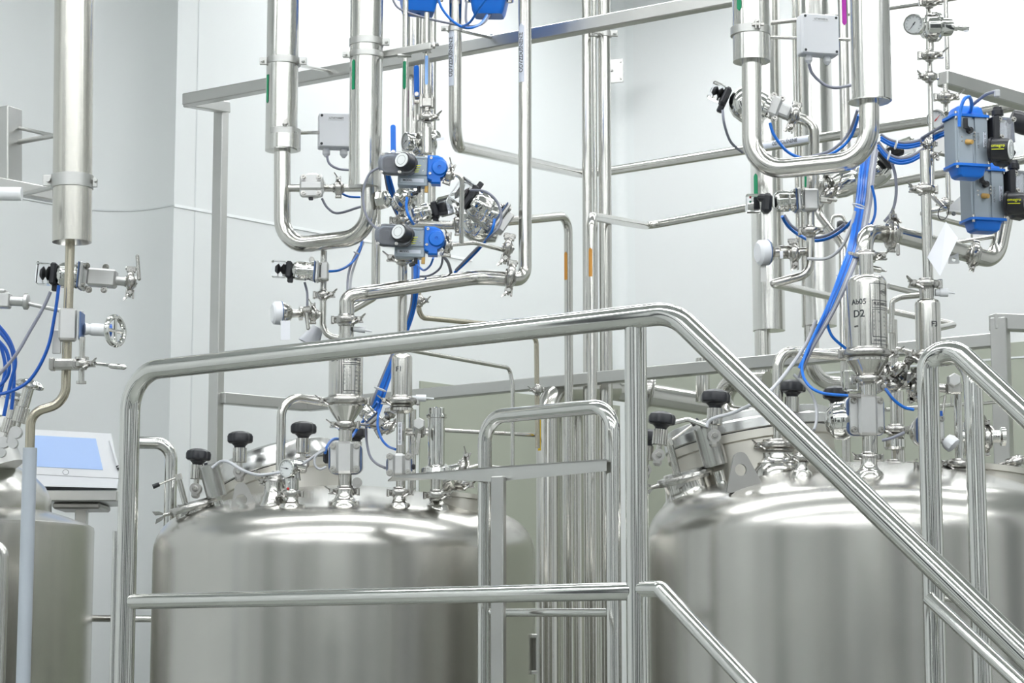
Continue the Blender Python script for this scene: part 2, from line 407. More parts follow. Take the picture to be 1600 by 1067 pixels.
def head(parent, x, y, Y, ang, r=16, L=44, yaw=0, cap='clear', block=None, pitch=0, conn=-1):
    """pneumatic head pointing along local +x: block, gasket, fluted body, black socket, clear indicator cap"""
    M = F(x, y, Y, ang, yaw, pitch); o = None
    b = MB(M)
    if block: b.box((-block[0] / 2, 0, 0), (block[0], block[1], block[2] if len(block) > 2 else block[1]), 2)
    b.box((3, 0, 0), (6, r * 2.1, r * 2.1), 2)
    o = b.build('valve_body', S_CAST, parent)
    for sx in (-1, 1):
        for sz in (-1, 1):
            q = MB(M); q.cyl((-4, sx * r * .78, sz * r * .78), (11, sx * r * .78, sz * r * .78), r * .17, seg=8); q.build('bolt', S_DK, o)
    g = MB(M); g.box((7, 0, 0), (2, r * 2.05, r * 2.05), .5); g.build('gasket', GASK, o)
    g = MB(M); g.lathe((8, 0, 0), (8 + L, 0, 0), [(0, r * .95), (L * .1, r), (L * .25, r * .9), (L * .35, r), (L * .75, r), (L * .9, r * .85), (L, r * .6)], 48, 12, .025)
    act = g.build('actuator_housing', S_MIR, o)
    e = 8 + L
    if cap:
        g = MB(M); g.box((e + 4, 0, 0), (10, r * 1.75, r * 1.5), 2.5); g.box((e + 1, conn * r * .9, 0), (9, r * .9, 8), 1.5); g.build('cable_socket', BLACK, act)
        if cap == 'clear':
            g = MB(M); g.box((e + 20, 0, 0), (24, r * 1.7, r * 1.5), 2); ca = g.build('indicator_cap', CLEAR, act)
            g = MB(M); g.lathe((e + 9, 0, 0), (e + 26, 0, 0), [(0, r * .4), (4, r * .62), (8, r * .25), (12, r * .6), (17, r * .3)], 12); g.build('indicator_spool', INKG, act)
        else:
            g = MB(M); g.box((e + 20, 0, 0), (24, r * 1.7, r * 1.5), 4); g.build('indicator_cap', SMOKE, act)
            g = MB(M); g.box((e + 16, 0, 0), (14, r * 1.1, r * .9), 2); g.build('indicator_spool', INKG, act)
    return o
def gauge(parent, x, y, Y, r, yaw=0, pitch=0, needle=200, depth=12, seg=36, red=False):
    M = F(x, y, Y, 0, yaw, pitch); b = MB(M)
    b.lathe((0, 0, -depth), (0, 0, 4), [(0, r * .8), (1, r * .95), (depth, r), (depth + 3, r), (depth + 4, r * .96), (depth + 4, r * .86), (depth + 1, r * .84)], seg)
    o = b.build('gauge_case', S_MIR, parent)
    d = MB(M); d.cyl((0, 0, 0), (0, 0, 1.6), r * .84, seg=seg); f = d.build('dial_face', DIAL, o)
    t = MB(M)
    for k in range(11):
        g = math.radians(225 - 27 * k); c, s_ = math.cos(g), math.sin(g)
        n = Vector((-s_, c, 0)) * r * .018; a = Vector((c, s_, 0)); p = [a * r * .62 - n, a * r * .74 - n, a * r * .74 + n, a * r * .62 + n]
        t.add([(q.x, q.y, 1.9) for q in p], [[0, 1, 2, 3]])
    t.build('dial_marks', INK, f)
    t = MB(M); g = math.radians(needle); a = Vector((math.cos(g), math.sin(g), 0)); n = Vector((-a.y, a.x, 0)) * r * .05
    t.add([(q.x, q.y, 2.4) for q in (-a * r * .25 - n, a * r * .62 - n * .3, a * r * .62 + n * .3, -a * r * .25 + n)], [[0, 1, 2, 3]])
    t.cyl((0, 0, 2), (0, 0, 2.8), r * .08, seg=10); t.build('needle', REDP if red else INK, f)
    return o
def knob(parent, x, y, Y, s=1.0, roll=0, pitch=0, foot=52):
    """swing bolt closing a manway: lobed black knob, ribbed barrel, rod and clevis"""
    M = F(x, y, Y, roll, 0, pitch, s); b = MB(M)
    b.cyl((0, -36, 0), (0, -foot - 4, 0), 4.4, seg=14)
    b.lathe((0, -15, 0), (0, -39, 0), [(0, 8), (1, 10.5), (23, 10.5), (24, 9)], 44, 22, .03)
    o = b.build('swing_bolt', S_PIPE, parent)
    k = MB(M)
    k.lathe((0, -9, 0), (0, 11, 0), [(0, 13), (1, 17.5), (3, 19.2), (11, 19.4), (15, 17.5), (18, 12), (19.5, 6), (20, 0.1)], 72, 7, .055)
    k.lathe((0, -19, 0), (0, -8, 0), [(0, 8), (6, 9), (11, 14)], 24); k.build('knob', BLACK, o)
    c = MB(M); c.cyl((0, -foot, -4), (0, -foot, 4), 8.5, seg=24)
    for z in (-7, 7): c.cyl((0, -foot, z - 2.6), (0, -foot, z + 2.6), 9, seg=24)
    q = MB(M); q.lathe((0, -foot, 9), (0, -foot, 14), [(0, 5), (2, 5), (2.1, 3.4), (5, 3)], 16); c.box((0, -foot - 9, 0), (12, 12, 18), 3); q.build('hinge_pin', S_DK, o); c.build('clevis', S_MATT, o)
    return o
def flare(parent, x, y, Y, r, h=22, k=1.75, extra=0, name='nozzle', roll=0, pitch=0):
    """trumpet-shaped nozzle growing out of a tank head; (x, y) is the foot"""
    M = F(x, y, Y, roll, 0, pitch); b = MB(M)
    b.lathe((0, -6, 0), (0, h + extra, 0), [(-22, r * k * 1.25), (-6, r * k * 1.16), (1, r * k * 1.1), (6, r * k), (7.5, r * k * .97), (6 + h * .2, r * 1.38), (6 + h * .42, r * 1.12), (6 + h * .7, r), (6 + h + extra, r)], 36)
    return b.build(name, S_PIPE, parent)
# ================================================================ the room
def structure(o, name=None): o['kind'] = 'structure'; return o
def wallmat(name, col, rough=0.35):
    m = mat(name, col, rough); nt = m.node_tree; b = nt.nodes['Principled BSDF']
    tc = nt.nodes.new('ShaderNodeTexCoord'); nz = nt.nodes.new('ShaderNodeTexNoise'); nz.inputs['Scale'].default_value = 0.9; nz.inputs['Detail'].default_value = 3
    nt.links.new(tc.outputs['Object'], nz.inputs['Vector'])
    mr = nt.nodes.new('ShaderNodeMapRange'); mr.inputs[3].default_value = 0.965; mr.inputs[4].default_value = 1.03
    nt.links.new(nz.outputs['Fac'], mr.inputs[0])
    mx = nt.nodes.new('ShaderNodeVectorMath'); mx.operation = 'SCALE'; mx.inputs[0].default_value = col
    nt.links.new(mr.outputs[0], mx.inputs['Scale']); nt.links.new(mx.outputs[0], b.inputs['Base Color'])
    return m
W_WALL = wallmat('painted_wall_panel', (0.785, 0.805, 0.80))
W_GREY = wallmat('grey_wall_panel', (0.78, 0.79, 0.785))
W_CEIL = wallmat('ceiling_tile', (0.8, 0.82, 0.82), 0.6)
W_FLOOR = wallmat('resin_floor', (0.33, 0.345, 0.32), 0.25)
W_OLIVE = wallmat('olive_lower_panel', (0.40, 0.42, 0.35), 0.4)
W_DARK = mat('dark_reflection_panel', (0.05, 0.055, 0.06), 0.3)  # for the added unseen panels that darken parts of the steel reflections
W_SEAM = mat('panel_joint', (0.9, 0.92, 0.92), 0.4)
W_JNT = mat('panel_joint_grey', (0.70, 0.72, 0.72), 0.5)
LGT = mat('light_diffuser', (0.9, 0.9, 0.9), 0.5, emit=LAMP, ecol=(0.96, 0.985, 1.0))
def pl(px, Y): q = P(px, 400, Y); return Vector((q.x, q.y, 0))
C0 = pl(970, 8.5); A1 = pl(270, 6.9); A2 = pl(182, 7.07); R1 = pl(1600, 7.53)
dl = (A1 - C0).normalized()
A3 = A2 + dl * ((A2.x + 5) / -dl.x); R2 = C0 + (R1 - C0).normalized() * ((5 - C0.x) / (R1 - C0).normalized().x)
B1 = Vector((-5, -4.5, 0)); B2 = Vector((5, -4.5, 0))
ctr = Vector((0, 4, 0))
def wall(name, pts, m, z0=0, z1=CEIL, th=0.1, off=0.0):
    b = MB(); n = len(pts); vs = []; fs = []
    nr = []
    for i in range(n):
        t = (pts[min(i + 1, n - 1)] - pts[max(i - 1, 0)]).normalized(); k = Vector((t.y, -t.x, 0))
        mid = pts[n // 2] if n > 2 else (pts[0] + pts[1]) / 2
        if k.dot(mid - ctr) < 0: k = -k
        nr.append(k)
    for z in (z0, z1):
        for p, k in zip(pts, nr): vs.append((p.x - k.x * off, p.y - k.y * off, z))
        for p, k in zip(pts, nr): vs.append((p.x + k.x * (th - off), p.y + k.y * (th - off), z))
    q = 2 * n
    for i in range(n - 1):
        fs += [[i, i + 1, q + i + 1, q + i], [n + i, n + i + 1, q + n + i + 1, q + n + i], [i, i + 1, n + i + 1, n + i], [q + i, q + i + 1, q + n + i + 1, q + n + i]]
    fs += [[0, n, q + n, q], [n - 1, 2 * n - 1, q + 2 * n - 1, q + n - 1]]
    b.add(vs, fs); return structure(b.build(name, m))
wall('wall_left', fillet([A3, A2, A1 + (A2 - A1) * 0.0], 0.25), W_WALL)
wall('wall_back', fillet([A1, C0, C0 + (R1 - C0) * 0.04], 0.05), W_WALL)
wall('wall_right', [C0 + (R1 - C0) * 0.04, R2], W_GREY)
wall('wall_side_left', [A3, B1], W_WALL)
wall('wall_side_right', [R2, B2], W_GREY)
wall('wall_front', [B1, B2], W_WALL)
b = MB(); b.box((0, 3.5, -0.05), (10.6, 17, 0.1), 0.001); structure(b.build('floor', W_FLOOR))
b = MB(); b.box((0, 3.5, CEIL + 0.05), (10.6, 17, 0.1), 0.001); structure(b.build('ceiling', W_CEIL))
# joints between wall panels
zs = P(270, 320, 6.9).z
ti = [0]
def trim(pts, z0, z1, m, off=0.004, th=0.004):
    ti[0] += 1; return wall('trim_%d' % ti[0], pts, m, z0, z1, th, off)
trim([A1, A1 + (C0 - A1) * 0.62], zs - 0.008, zs + 0.004, W_SEAM)
trim(fillet([A2 + (A3 - A2) * 0.6, A2, A1], 0.25), zs - 0.003, zs + 0.003, W_JNT)
for px, Yw in ((299, 6.97),):
    q = pl(px, Yw); e = (C0 - A1).normalized() * 0.003; base = A1 + (C0 - A1).normalized() * (q - A1).length
    trim([base - e, base + e], 0, CEIL, W_JNT, 0.002)
q0 = A1 + (C0 - A1) * 0.50
trim([q0, C0], 0, P(700, 598, 7.75).z, W_OLIVE, 0.006, 0.006)
trim([C0, R2], 0, P(1500, 541, 7.65).z, W_OLIVE, 0.006, 0.006)
trim([C0 + (R1 - C0) * .5, R2], P(1560, 563, 7.6).z, P(1560, 560, 7.6).z, W_JNT, 0.009, 0.004)
# added dark panels, unseen behind and beside the viewer, giving the steel dark reflections
for i, (x, w, h) in enumerate(((-0.9, 1.5, 2.4),)):
    b = MB(); b.box((x, -4.42, h / 2), (w, 0.06, h), 0.01); structure(b.build('reflection_panel_%d' % (i + 1), W_DARK))
wi = 0  # tall unseen dark strips, added for vertical stripes in the polished pipes
for side, items in (('front', ((-4.2, 0.7), (-2.9, 0.9), (0.9, 0.5), (2.2, 1.2), (4.3, 0.5))), ('left', ((-3.4, 0.8), (-1.2, 0.5), (0.7, 1.1), (2.3, 0.35))), ('right', ((-3.6, 0.9), (-1.8, 0.4), (-0.2, 1.1), (1.9, 0.35), (3.6, 0.9)))):
    for c_, w_ in items:
        wi += 1; b = MB(); z_ = (0.25, 4.4)
        if side == 'front': b.box((c_, -4.43, sum(z_) / 2), (w_, 0.05, z_[1] - z_[0]), 0.01)
        else: b.box((-4.97 if side == 'left' else 4.97, c_, sum(z_) / 2), (0.05, w_, z_[1] - z_[0]), 0.01)
        structure(b.build('reflection_strip_%d' % wi, W_DARK))
# ceiling lights
for y in (-3.4, -1.2, 1.0, 3.2, 5.4, 7.4, 9.2):
    for x in (-3.9, -1.95, 0.0, 1.95, 3.9):
        if (y > 5 and abs(x) > 3) or (y > 7 and x < -1): continue
        t = thing('ceiling_light', 'long white ceiling light panel above the plant room', 'ceiling light', (x, y, CEIL), 'ceiling light panels')
        b = MB()
        for sx in (-1, 1): b.box((x + sx * 0.93, y, CEIL - 0.015), (0.03, 0.34, 0.03), 0.003)
        for sy in (-1, 1): b.box((x, y + sy * 0.17, CEIL - 0.015), (1.86, 0.03, 0.03), 0.003)
        b.build('frame', WHITE, t)
        b = MB(); b.box((x, y, CEIL - 0.01), (1.83, 0.31, 0.012), 0.001); b.build('diffuser', LGT, t)

# ================================================================ tanks
def head_profile(R, z0, k=0.11, rc=1.2):
    """(r, z) from the straight side over the knuckle to the crown"""
    D = 2 * R; rk = k * D; out = []; Rc = rc * D
    # crown circle tangent to knuckle
    ck = R - rk; a = math.asin(ck / (Rc - rk)); zc = z0 - (Rc - rk) * math.cos(a)
    for i in range(13): g = i / 12 * (math.pi / 2 - a); out.append((ck + rk * math.cos(g), z0 + rk * math.sin(g)))
    for i in range(1, 15): g = a * (1 - i / 14); out.append((max(Rc * math.sin(g), 1e-5), zc + Rc * math.cos(g)))
    return out
def tank(label, px, Y, row, R):
    c = P(px, row, Y); t = thing('process_tank', label, 'tank', (c.x, c.y, 0), None); z0 = c.z
    b = MB(); prof = [(R * .6, 0.3), (R, 0.42)] + [(R, 0.42 + (z0 - 0.42) * i / 6) for i in range(1, 7)] + head_profile(R, z0)[1:]
    b.lathe((c.x, c.y, 0), (c.x, c.y, 1), [(z, r) for r, z in prof], 128); b.build('shell', S_BRU, t, sharp=50)
    for k in range(3):
        g = math.radians(90 + 120 * k); p = Vector((c.x + R * .75 * math.cos(g), c.y + R * .75 * math.sin(g), 0))
        l = MB(); l.cyl(p, p + Vector((0, 0, 0.42)), 0.04); l.build('leg', S_PIPE, t)
    return t, c, z0
RT = 296 * U(5.0)
TB, cB, zB = tank('domed steel tank in the middle, behind the long handrail', 539, 5.0, 868, RT)
TC, cC, zC = tank('domed steel tank on the right, behind the descending stair rail', 1352, 4.35, 848, RT)
# left tank with flat shoulder and raised neck
def tank_left():
    c = P(-120, 820, 5.65); u = U(5.65); z = lambda row: P(-120, row, 5.65).z
    t = thing('process_tank', 'flat-shouldered steel tank at the left edge, beside the touch screen', 'tank', (c.x, c.y, 0))
    b = MB(); prof = [(.3, .2), (.42, 263 * u)] + [(.42 + (z(828) - .42) * i / 4, 263 * u) for i in range(1, 5)] + [(z(823), 262 * u), (z(820), 257 * u), (z(808), 225 * u), (z(798), 192 * u)]
    b.lathe((c.x, c.y, 0), (c.x, c.y, 1), prof + [(z(796), 0.0001)], 96); b.build('shell', S_BRU, t)
    b = MB(); b.lathe((c.x, c.y, 0), (c.x, c.y, 1), [(z(800), 196 * u), (z(778), 195 * u), (z(760), 186 * u), (z(742), 168 * u), (z(726), 140 * u), (z(714), 100 * u), (z(708), 0.0001)], 96); b.build('neck_dome', S_BRU, t)
    for k in range(3):
        g = math.radians(90 + 120 * k); p = Vector((c.x + .35 * math.cos(g), c.y + .35 * math.sin(g), 0)); l = MB(); l.cyl(p, p + Vector((0, 0, .42)), .04); l.build('leg', S_PIPE, t)
    return t, c
TA, cA = tank_left()
# manway port of the left tank with its two bright metal hand knobs
M = F(-45, 700, 5.5, 24, 0, 0); b = MB(M); b.lathe((0, -50, 0), (0, 60, 0), [(0, 66), (52, 66), (53, 78), (70, 78), (71, 74), (72, 78), (100, 77), (104, 70), (105, 1)], 64); b.build('manway', S_FLAT, TA)
def metal_knob(x, y, Y, roll, s=1):
    M = F(x, y, Y, roll, 0, 0, s); b = MB(M); b.cyl((0, 0, 0), (0, -45, 0), 11); b.lathe((0, -45, 0), (0, -76, 0), [(0, 13), (1, 14), (30, 14), (31, 12)], 40, 20, .03); b.cyl((0, -70, 0), (0, -98, 0), 5, seg=12)
    o = b.build('swing_bolt', S_PIPE, TA); b = MB(M); b.lathe((0, -6, 0), (0, 14, 0), [(0, 22), (3, 26), (8, 26), (14, 20), (18, 10), (19, .1)], 60, 6, .12); b.build('knob', S_MIR, o)
    b = MB(M); b.cyl((0, -96, -8), (0, -96, 8), 12); b.cyl((0, -118, -6), (0, -118, 6), 10); b.box((-6, -108, 0), (16, 26, 10), 3); b.build('clevis', S_CAST, o)
metal_knob(46, 602, 5.2, -14, .8); metal_knob(26, 622, 5.4, -14, .75)

# ================================================================ handrails
def rail(label, group=None, name='handrail', at=None): return thing(name, label, 'handrail', at, group)
yA, yB = 3.87, 3.26
g = P(198, 900, yA); T = rail('long polished handrail in front of the middle tank, turning down as a stair rail', at=(g.x, g.y, 0))
u0 = U(yA)
b = MB(); pts = path([(192.5, 1000, yA)]); lowL = Vector((pts[0].x, pts[0].y, 0.2))
top = P(205, 581, yA); lowL = Vector((top.x, top.y, 0.2))
cor = P(1052, 488, 3.21); end = P(1640, 1060, 2.86)
b.tube([lowL, top, cor, end], 0.0215, [0.085, 0.10], 28); b.build('top_rail', S_MIR, T)
post = P(993, 512, yB); pb = Vector((post.x, post.y, 0.2))
b = MB(); b.tube([pb, post], 0.0205, seg=28); b.build('post', S_MIR, T)
m0 = P(200, 940, yA); m1 = P(978, 924, yB)
b = MB(); b.tube([m0, P(990, 923.5, 3.26)], 0.0165, seg=24); b.build('middle_rail', S_MIR, T)
b = MB(); b.tube([P(994, 920, 3.26), P(1032, 920, 3.22), P(1230, 1135, 3.03)], 0.0145, 0.012, 24); b.build('middle_rail', S_MIR, T)
p = P(183, 830, yA + .1); b = MB(); b.tube([Vector((p.x, p.y, .2)), p], 0.010); b.build('brace_tube', S_MIR, T)
# U rail behind on the left
pipe('small polished U-shaped handrail end between the left post and the middle tank', [(190, 691, 5.32), (268, 692, 5.35), ('z', .2)], 20, 26, S_MIR, 'handrail', 'handrail')
pipe('low horizontal steel bar on the wall behind the left post', [(120, 966, 5.9), (262, 967, 5.9)], 11, None, S_PIPE, 'wall_bar', 'bar')
# inner U rail with sheet-metal shelf
q = P(757, 900, 4.3); T = rail('inverted-U polished handrail in front of the pipe bundle', at=(q.x, q.y, 0))
a = P(758, 652, 4.3); c = P(957, 633, 4.08); b = MB()
b.tube([Vector((a.x, a.y, .2)), a, c, Vector((c.x, c.y, .2))], 0.0175, 0.06, 28); b.build('hoop', S_MIR, T)
b = MB(); b.tube([P(762, 957, 4.3), P(951, 957, 4.1)], .0098, seg=20); b.build('cross_bar', S_MIR, T)
b = MB(); M = F(757, 742, 4.3)
z = P(757, 737, 4.3).z
pts = [P(606, 741, 4.55), P(615, 742, 4.42), P(772, 737, 4.22), P(948, 740, 4.05), P(945, 735, 4.18), P(760, 729, 4.42)]
vs = [Vector((p.x, p.y, z + .004)) for p in pts] + [Vector((p.x, p.y, z)) for p in pts]; n = 6
b.add(vs, [list(range(n)), [n + i for i in range(n)][::-1]] + [[i, (i + 1) % n, n + (i + 1) % n, n + i] for i in range(n)])
dz = 24 * U(4.2)
for i, j in ((1, 2), (2, 3)):
    p_, q_ = vs[i], vs[j]; k = Vector((0, .004, 0)); h0 = .15 if i == 1 else 1; h1 = 1 if i == 1 else .75
    b.add([p_, q_, q_ - Vector((0, 0, dz * h1)), p_ - Vector((0, 0, dz * h0)), p_ + k, q_ + k, q_ + k - Vector((0, 0, dz * h1)), p_ + k - Vector((0, 0, dz * h0))], [[0, 1, 2, 3], [7, 6, 5, 4], [0, 4, 5, 1], [1, 5, 6, 2], [2, 6, 7, 3], [3, 7, 4, 0]])
b.build('shelf_plate', S_FLAT, T, sharp=20)
p = P(779, 744, 4.2); q = Vector((p.x, p.y, .2)); b = MB(); sq_beam(b, p, q, 0.02, 0.033); b.build('flat_post', S_FLAT, T)
# far stair rail on the right
yR = 3.5
q = P(1447, 900, yR); T = rail('second polished stair rail at the right, behind the descending rail', at=(q.x, q.y, 0))
a = P(1449, 556, yR); b = MB(); b.tube([Vector((a.x, a.y, .2)), a, P(1492, 545, 3.47), P(1680, 722, 3.3)], 0.0215, [.055, .06], 28); b.build('top_rail', S_MIR, T)
b = MB(); b.tube([P(1452, 935, 3.48), P(1620, 1092, 3.3)], 0.014, seg=24); b.build('middle_rail', S_MIR, T)
q = P(1523, 900, 3.8); T = rail('third polished stair rail at the right edge, closest to the square pillar', at=(q.x, q.y, 0))
a = P(1524, 580, 3.8); b = MB(); b.tube([Vector((a.x, a.y, .2)), P(1520, 585, 3.8), P(1500, 556, 3.85), P(1465, 560, 4.0)], 0.0205, [.05, .03], 28); b.build('hoop', S_MIR, T)
b = MB(); b.tube([P(1462, 932, 3.9), P(1524, 945, 3.8)], 0.006, seg=12); b.build('cross_bar', S_MIR, T)
pipe('grey steel tube bend at the bottom left corner', [(-40, 848, 4.0), (6, 855, 4.0), ('z', .2)], 17, 18, S_PIPE, 'handrail', 'handrail')

# ================================================================ square steel frames
def beam(label, segs, name='support_frame', cat='frame', w=0.04, grp=None):
    t = thing(name, label, cat, segs[0][0][:] if False else tuple(segs[0][0]), grp)
    for (p, q, nm) in segs: bb = MB(); sq_beam(bb, p, q, w, w); bb.build(nm, S_FLAT, t)
    return t
up0 = P(290, 157, 5.9); up1 = P(1200, -13, 5.0); pst = P(346, 176, 6.15)
beam('tall square-section steel frame crossing the upper picture from the left post', [(up0, up1, 'beam'), (P(294, 158, 5.92), P(352, 168, 6.18), 'bracket'), (P(346, 162, 6.16), Vector((P(346, 162, 6.16).x, P(346, 162, 6.16).y, 0.1)), 'post')])
l0 = P(345, 622, 6.15); l1 = P(479, 634, 6.45); l2 = P(850, 606, 6.0); l3 = P(1560, 531, 5.15)
beam('low square-section steel frame running behind the tanks to the right pillar', [(l0, l1, 'beam'), (l1, l3, 'beam')])
pp = P(1562, 497, 5.1); pz = Vector((pp.x, pp.y, 0.1))
beam('square steel pillar with a side arm at the right edge', [(pp, pz, 'post'), (P(1550, 503, 5.1), P(1680, 508, 5.15), 'beam')], w=0.047)
beam('short square-section steel beam at the upper right, above the blue actuators', [(P(1472, 122, 4.7), P(1680, 183, 4.95), 'beam')], w=0.04)
for (px, row, Yb) in ((1195, 575, 5.6),):
    pass
# left block with two thin struts
T = beam('thick square steel post end at the left edge', [(P(10, 170, 4.8), P(10, 284, 4.8), 'post')], w=0.062)
b = MB(); b.cyl(P(30, 200, 4.8), P(90, 213, 4.7), 3 * U(4.8)); b.build('strut', S_FLAT, T)
b = MB(); b.cyl(P(30, 222, 4.8), P(90, 211, 4.7), 4 * U(4.8)); b.build('strut', S_FLAT, T)
beam('horizontal steel beam at the left edge, holding the clad pipe', [(P(-60, 278, 4.7), P(88, 306, 4.85), 'beam')], w=0.036)
b = MB(); b.tube([P(-60, 302, 4.3), P(34, 303, 4.3)], 11 * U(4.3), seg=24); solo(b, 'lamp_tube', WHITE, 'white rounded tube end jutting in at the left edge', 'tube')
# touch screen and table
T = thing('control_terminal', 'white tilted touch-screen terminal on the steel table', 'touch screen', tuple(P(120, 758, 6.05)))
Mt = F(118, 712, 6.05, -2, 14, -22)
b = MB(Mt); b.prism([(-76, -38), (70, -38), (54, 42), (-76, 42)], -8, 3, 2); b.build('housing', WHITE, T)
b = MB(Mt); b.prism([(-76, -58), (66, -54), (70, -36), (-76, -36)], -26, 2, 2); b.build('lower_edge', GREYP, T)
b = MB(Mt); b.prism([(-70, -24), (43, -24), (30, 30), (-70, 30)], 3.2, 4); b.build('screen', SCREEN, T)
b = MB(Mt); b.ring((-14, -31, 3.2), (0, 0, 1), 4.5, .35, 24, 4); b.build('maker_badge', INKG, T)
b = MB(Mt); b.cyl((52, 27, 5), (66, -20, 5), 2.2, seg=10); pen = b.build('stylus', WHITE, T); b = MB(Mt); b.cyl((65, -17, 5), (67, -24, 5), 2.6, 1.2, 10); b.build('tip', BLACK, pen)
p = P(126, 779, 6.1); T = thing('side_table', 'plain steel table carrying the touch screen', 'table', (p.x, p.y, 0))
b = MB(); b.box((p.x, p.y, p.z), (0.30, .3, .036), .003); b.build('tabletop', S_FLAT, T)
b = MB(); b.box((p.x + .005, p.y, (p.z - .02) / 2), (.04, .04, p.z - .02), .003); b.build('leg', S_FLAT, T)
b = MB(); b.box((p.x + .005, p.y, p.z - .03), (.16, .2, .022), .006); b.build('bracket', S_MATT, T)
# ================================================================ special devices
def switch_unit_h(label, x, y, Y):
    """quarter-turn actuator lying on its side: grey body, blue cap right, smoked switch box in front"""
    t = thing('pneumatic_actuator', label, 'actuator', tuple(P(x, y + 20, Y)), 'side-lying blue and grey actuators'); M = F(x, y, Y, -2, 0, 0)
    b = MB(M); b.box((0, 3, -6), (42, 30, 26), 2); b.box((-1, 20 - 3, -4), (40, 4, 24), 1); o = b.build('actuator_body', ANOD, t)
    b = MB(M); b.box((-2, -20, -6), (48, 17, 24), 1.5); b.build('lower_block', ANOD, o)
    b = MB(M); b.box((-3, -20, 6.4), (37, 6, .8), .2); b.build('name_strip', STICK, o); text.off = (-10, -20); text('MODEL', M, 4.6, INK, o, lift=7.0); text.off = (0, 0)
    bolts(o, M, [(14, 12, 6.5), (14, -4, 6.5)], 1.1, 1)
    b = MB(M); b.prism([(20, 22), (36, 22), (44, 19), (50, 13), (53, 4), (52, -6), (46, -14), (42, -15), (42, -24), (27, -24), (27, -20), (20, -17)], -18, 8, 3); c = b.build('end_cap', BLUE, t)
    b = MB(M); b.lathe((40, 2, 7), (40, 2, 14), [(0, 13), (3, 12.6), (5, 11), (5.2, 3), (4, 2.6), (4, .1)], 32); b.build('cap_boss', BLUE, c)
    bolts(c, M, [(26, 17, 7), (25, -8, 7), (48, -14, 0)], 2.2, 3)
    # switch box with a smoked cover
    b = MB(M); b.prism(rrect(56, 32, 13, 6, -27, 2), 6, 12, 2); b.build('switch_base', ANOD, t)
    b = MB(M); b.prism(rrect(62, 36, 15, 6, -26, 2), 14, 30, 4); sw = b.build('switch_cover', SMOKE, t)
    b = MB(M); b.prism(rrect(20, 22, 6, 5, -40, 2), 14, 24, 4); b.build('switch_block', INKG, sw)
    d = Vector((-.55, .15, 1)).normalized(); a = Vector((-8, 2, 20)); b = MB(M)
    b.lathe(a, a + d, [(0, 16), (3, 16), (4, 14), (22, 13.5), (23, 12), (23, .1)], 36); w = b.build('indicator_window', BLACK, sw)
    b = MB(M); b.cyl(a + d * 22.6, a + d * 24.5, 11.6, seg=32); b.build('indicator_face', DIAL, w)
    b = MB(M); p = a + d * 24.7; b.ring(p, d, 7.5, .25, 24, 4); b.cyl(p + Vector((7, 1, 1)), p + Vector((7, 1, 1)) + d, 1.3, seg=8); b.build('indicator_mark', INK, w)
    b = MB(M)
    for k in range(4): b.box((7 - k * .8, -1 + k * -3.2, 31 - k * 1.2), (10 - k, 1.0, .6), .1, Matrix.Rotation(-.45, 3, 'Y'))
    b.build('yellow_lettering', YTXT, w)
    bolts(sw, M, [(-50, 16, 30), (-12, 17, 30), (-51, -13, 30), (-22, -12, 30)], 1.8, 2)
    b = MB(M); b.cyl((8, -28, 0), (8, -38, 0), 3, seg=10); b.cyl((6, -38, 0), (-1, -41, 3), 3.2, seg=10); b.build('hose_elbow', BLACK, t)
    b = MB(M); b.cyl((20, -27, 2), (20, -38, 2), 3, seg=12); b.build('tan_plug', AMBER, t)
    return t
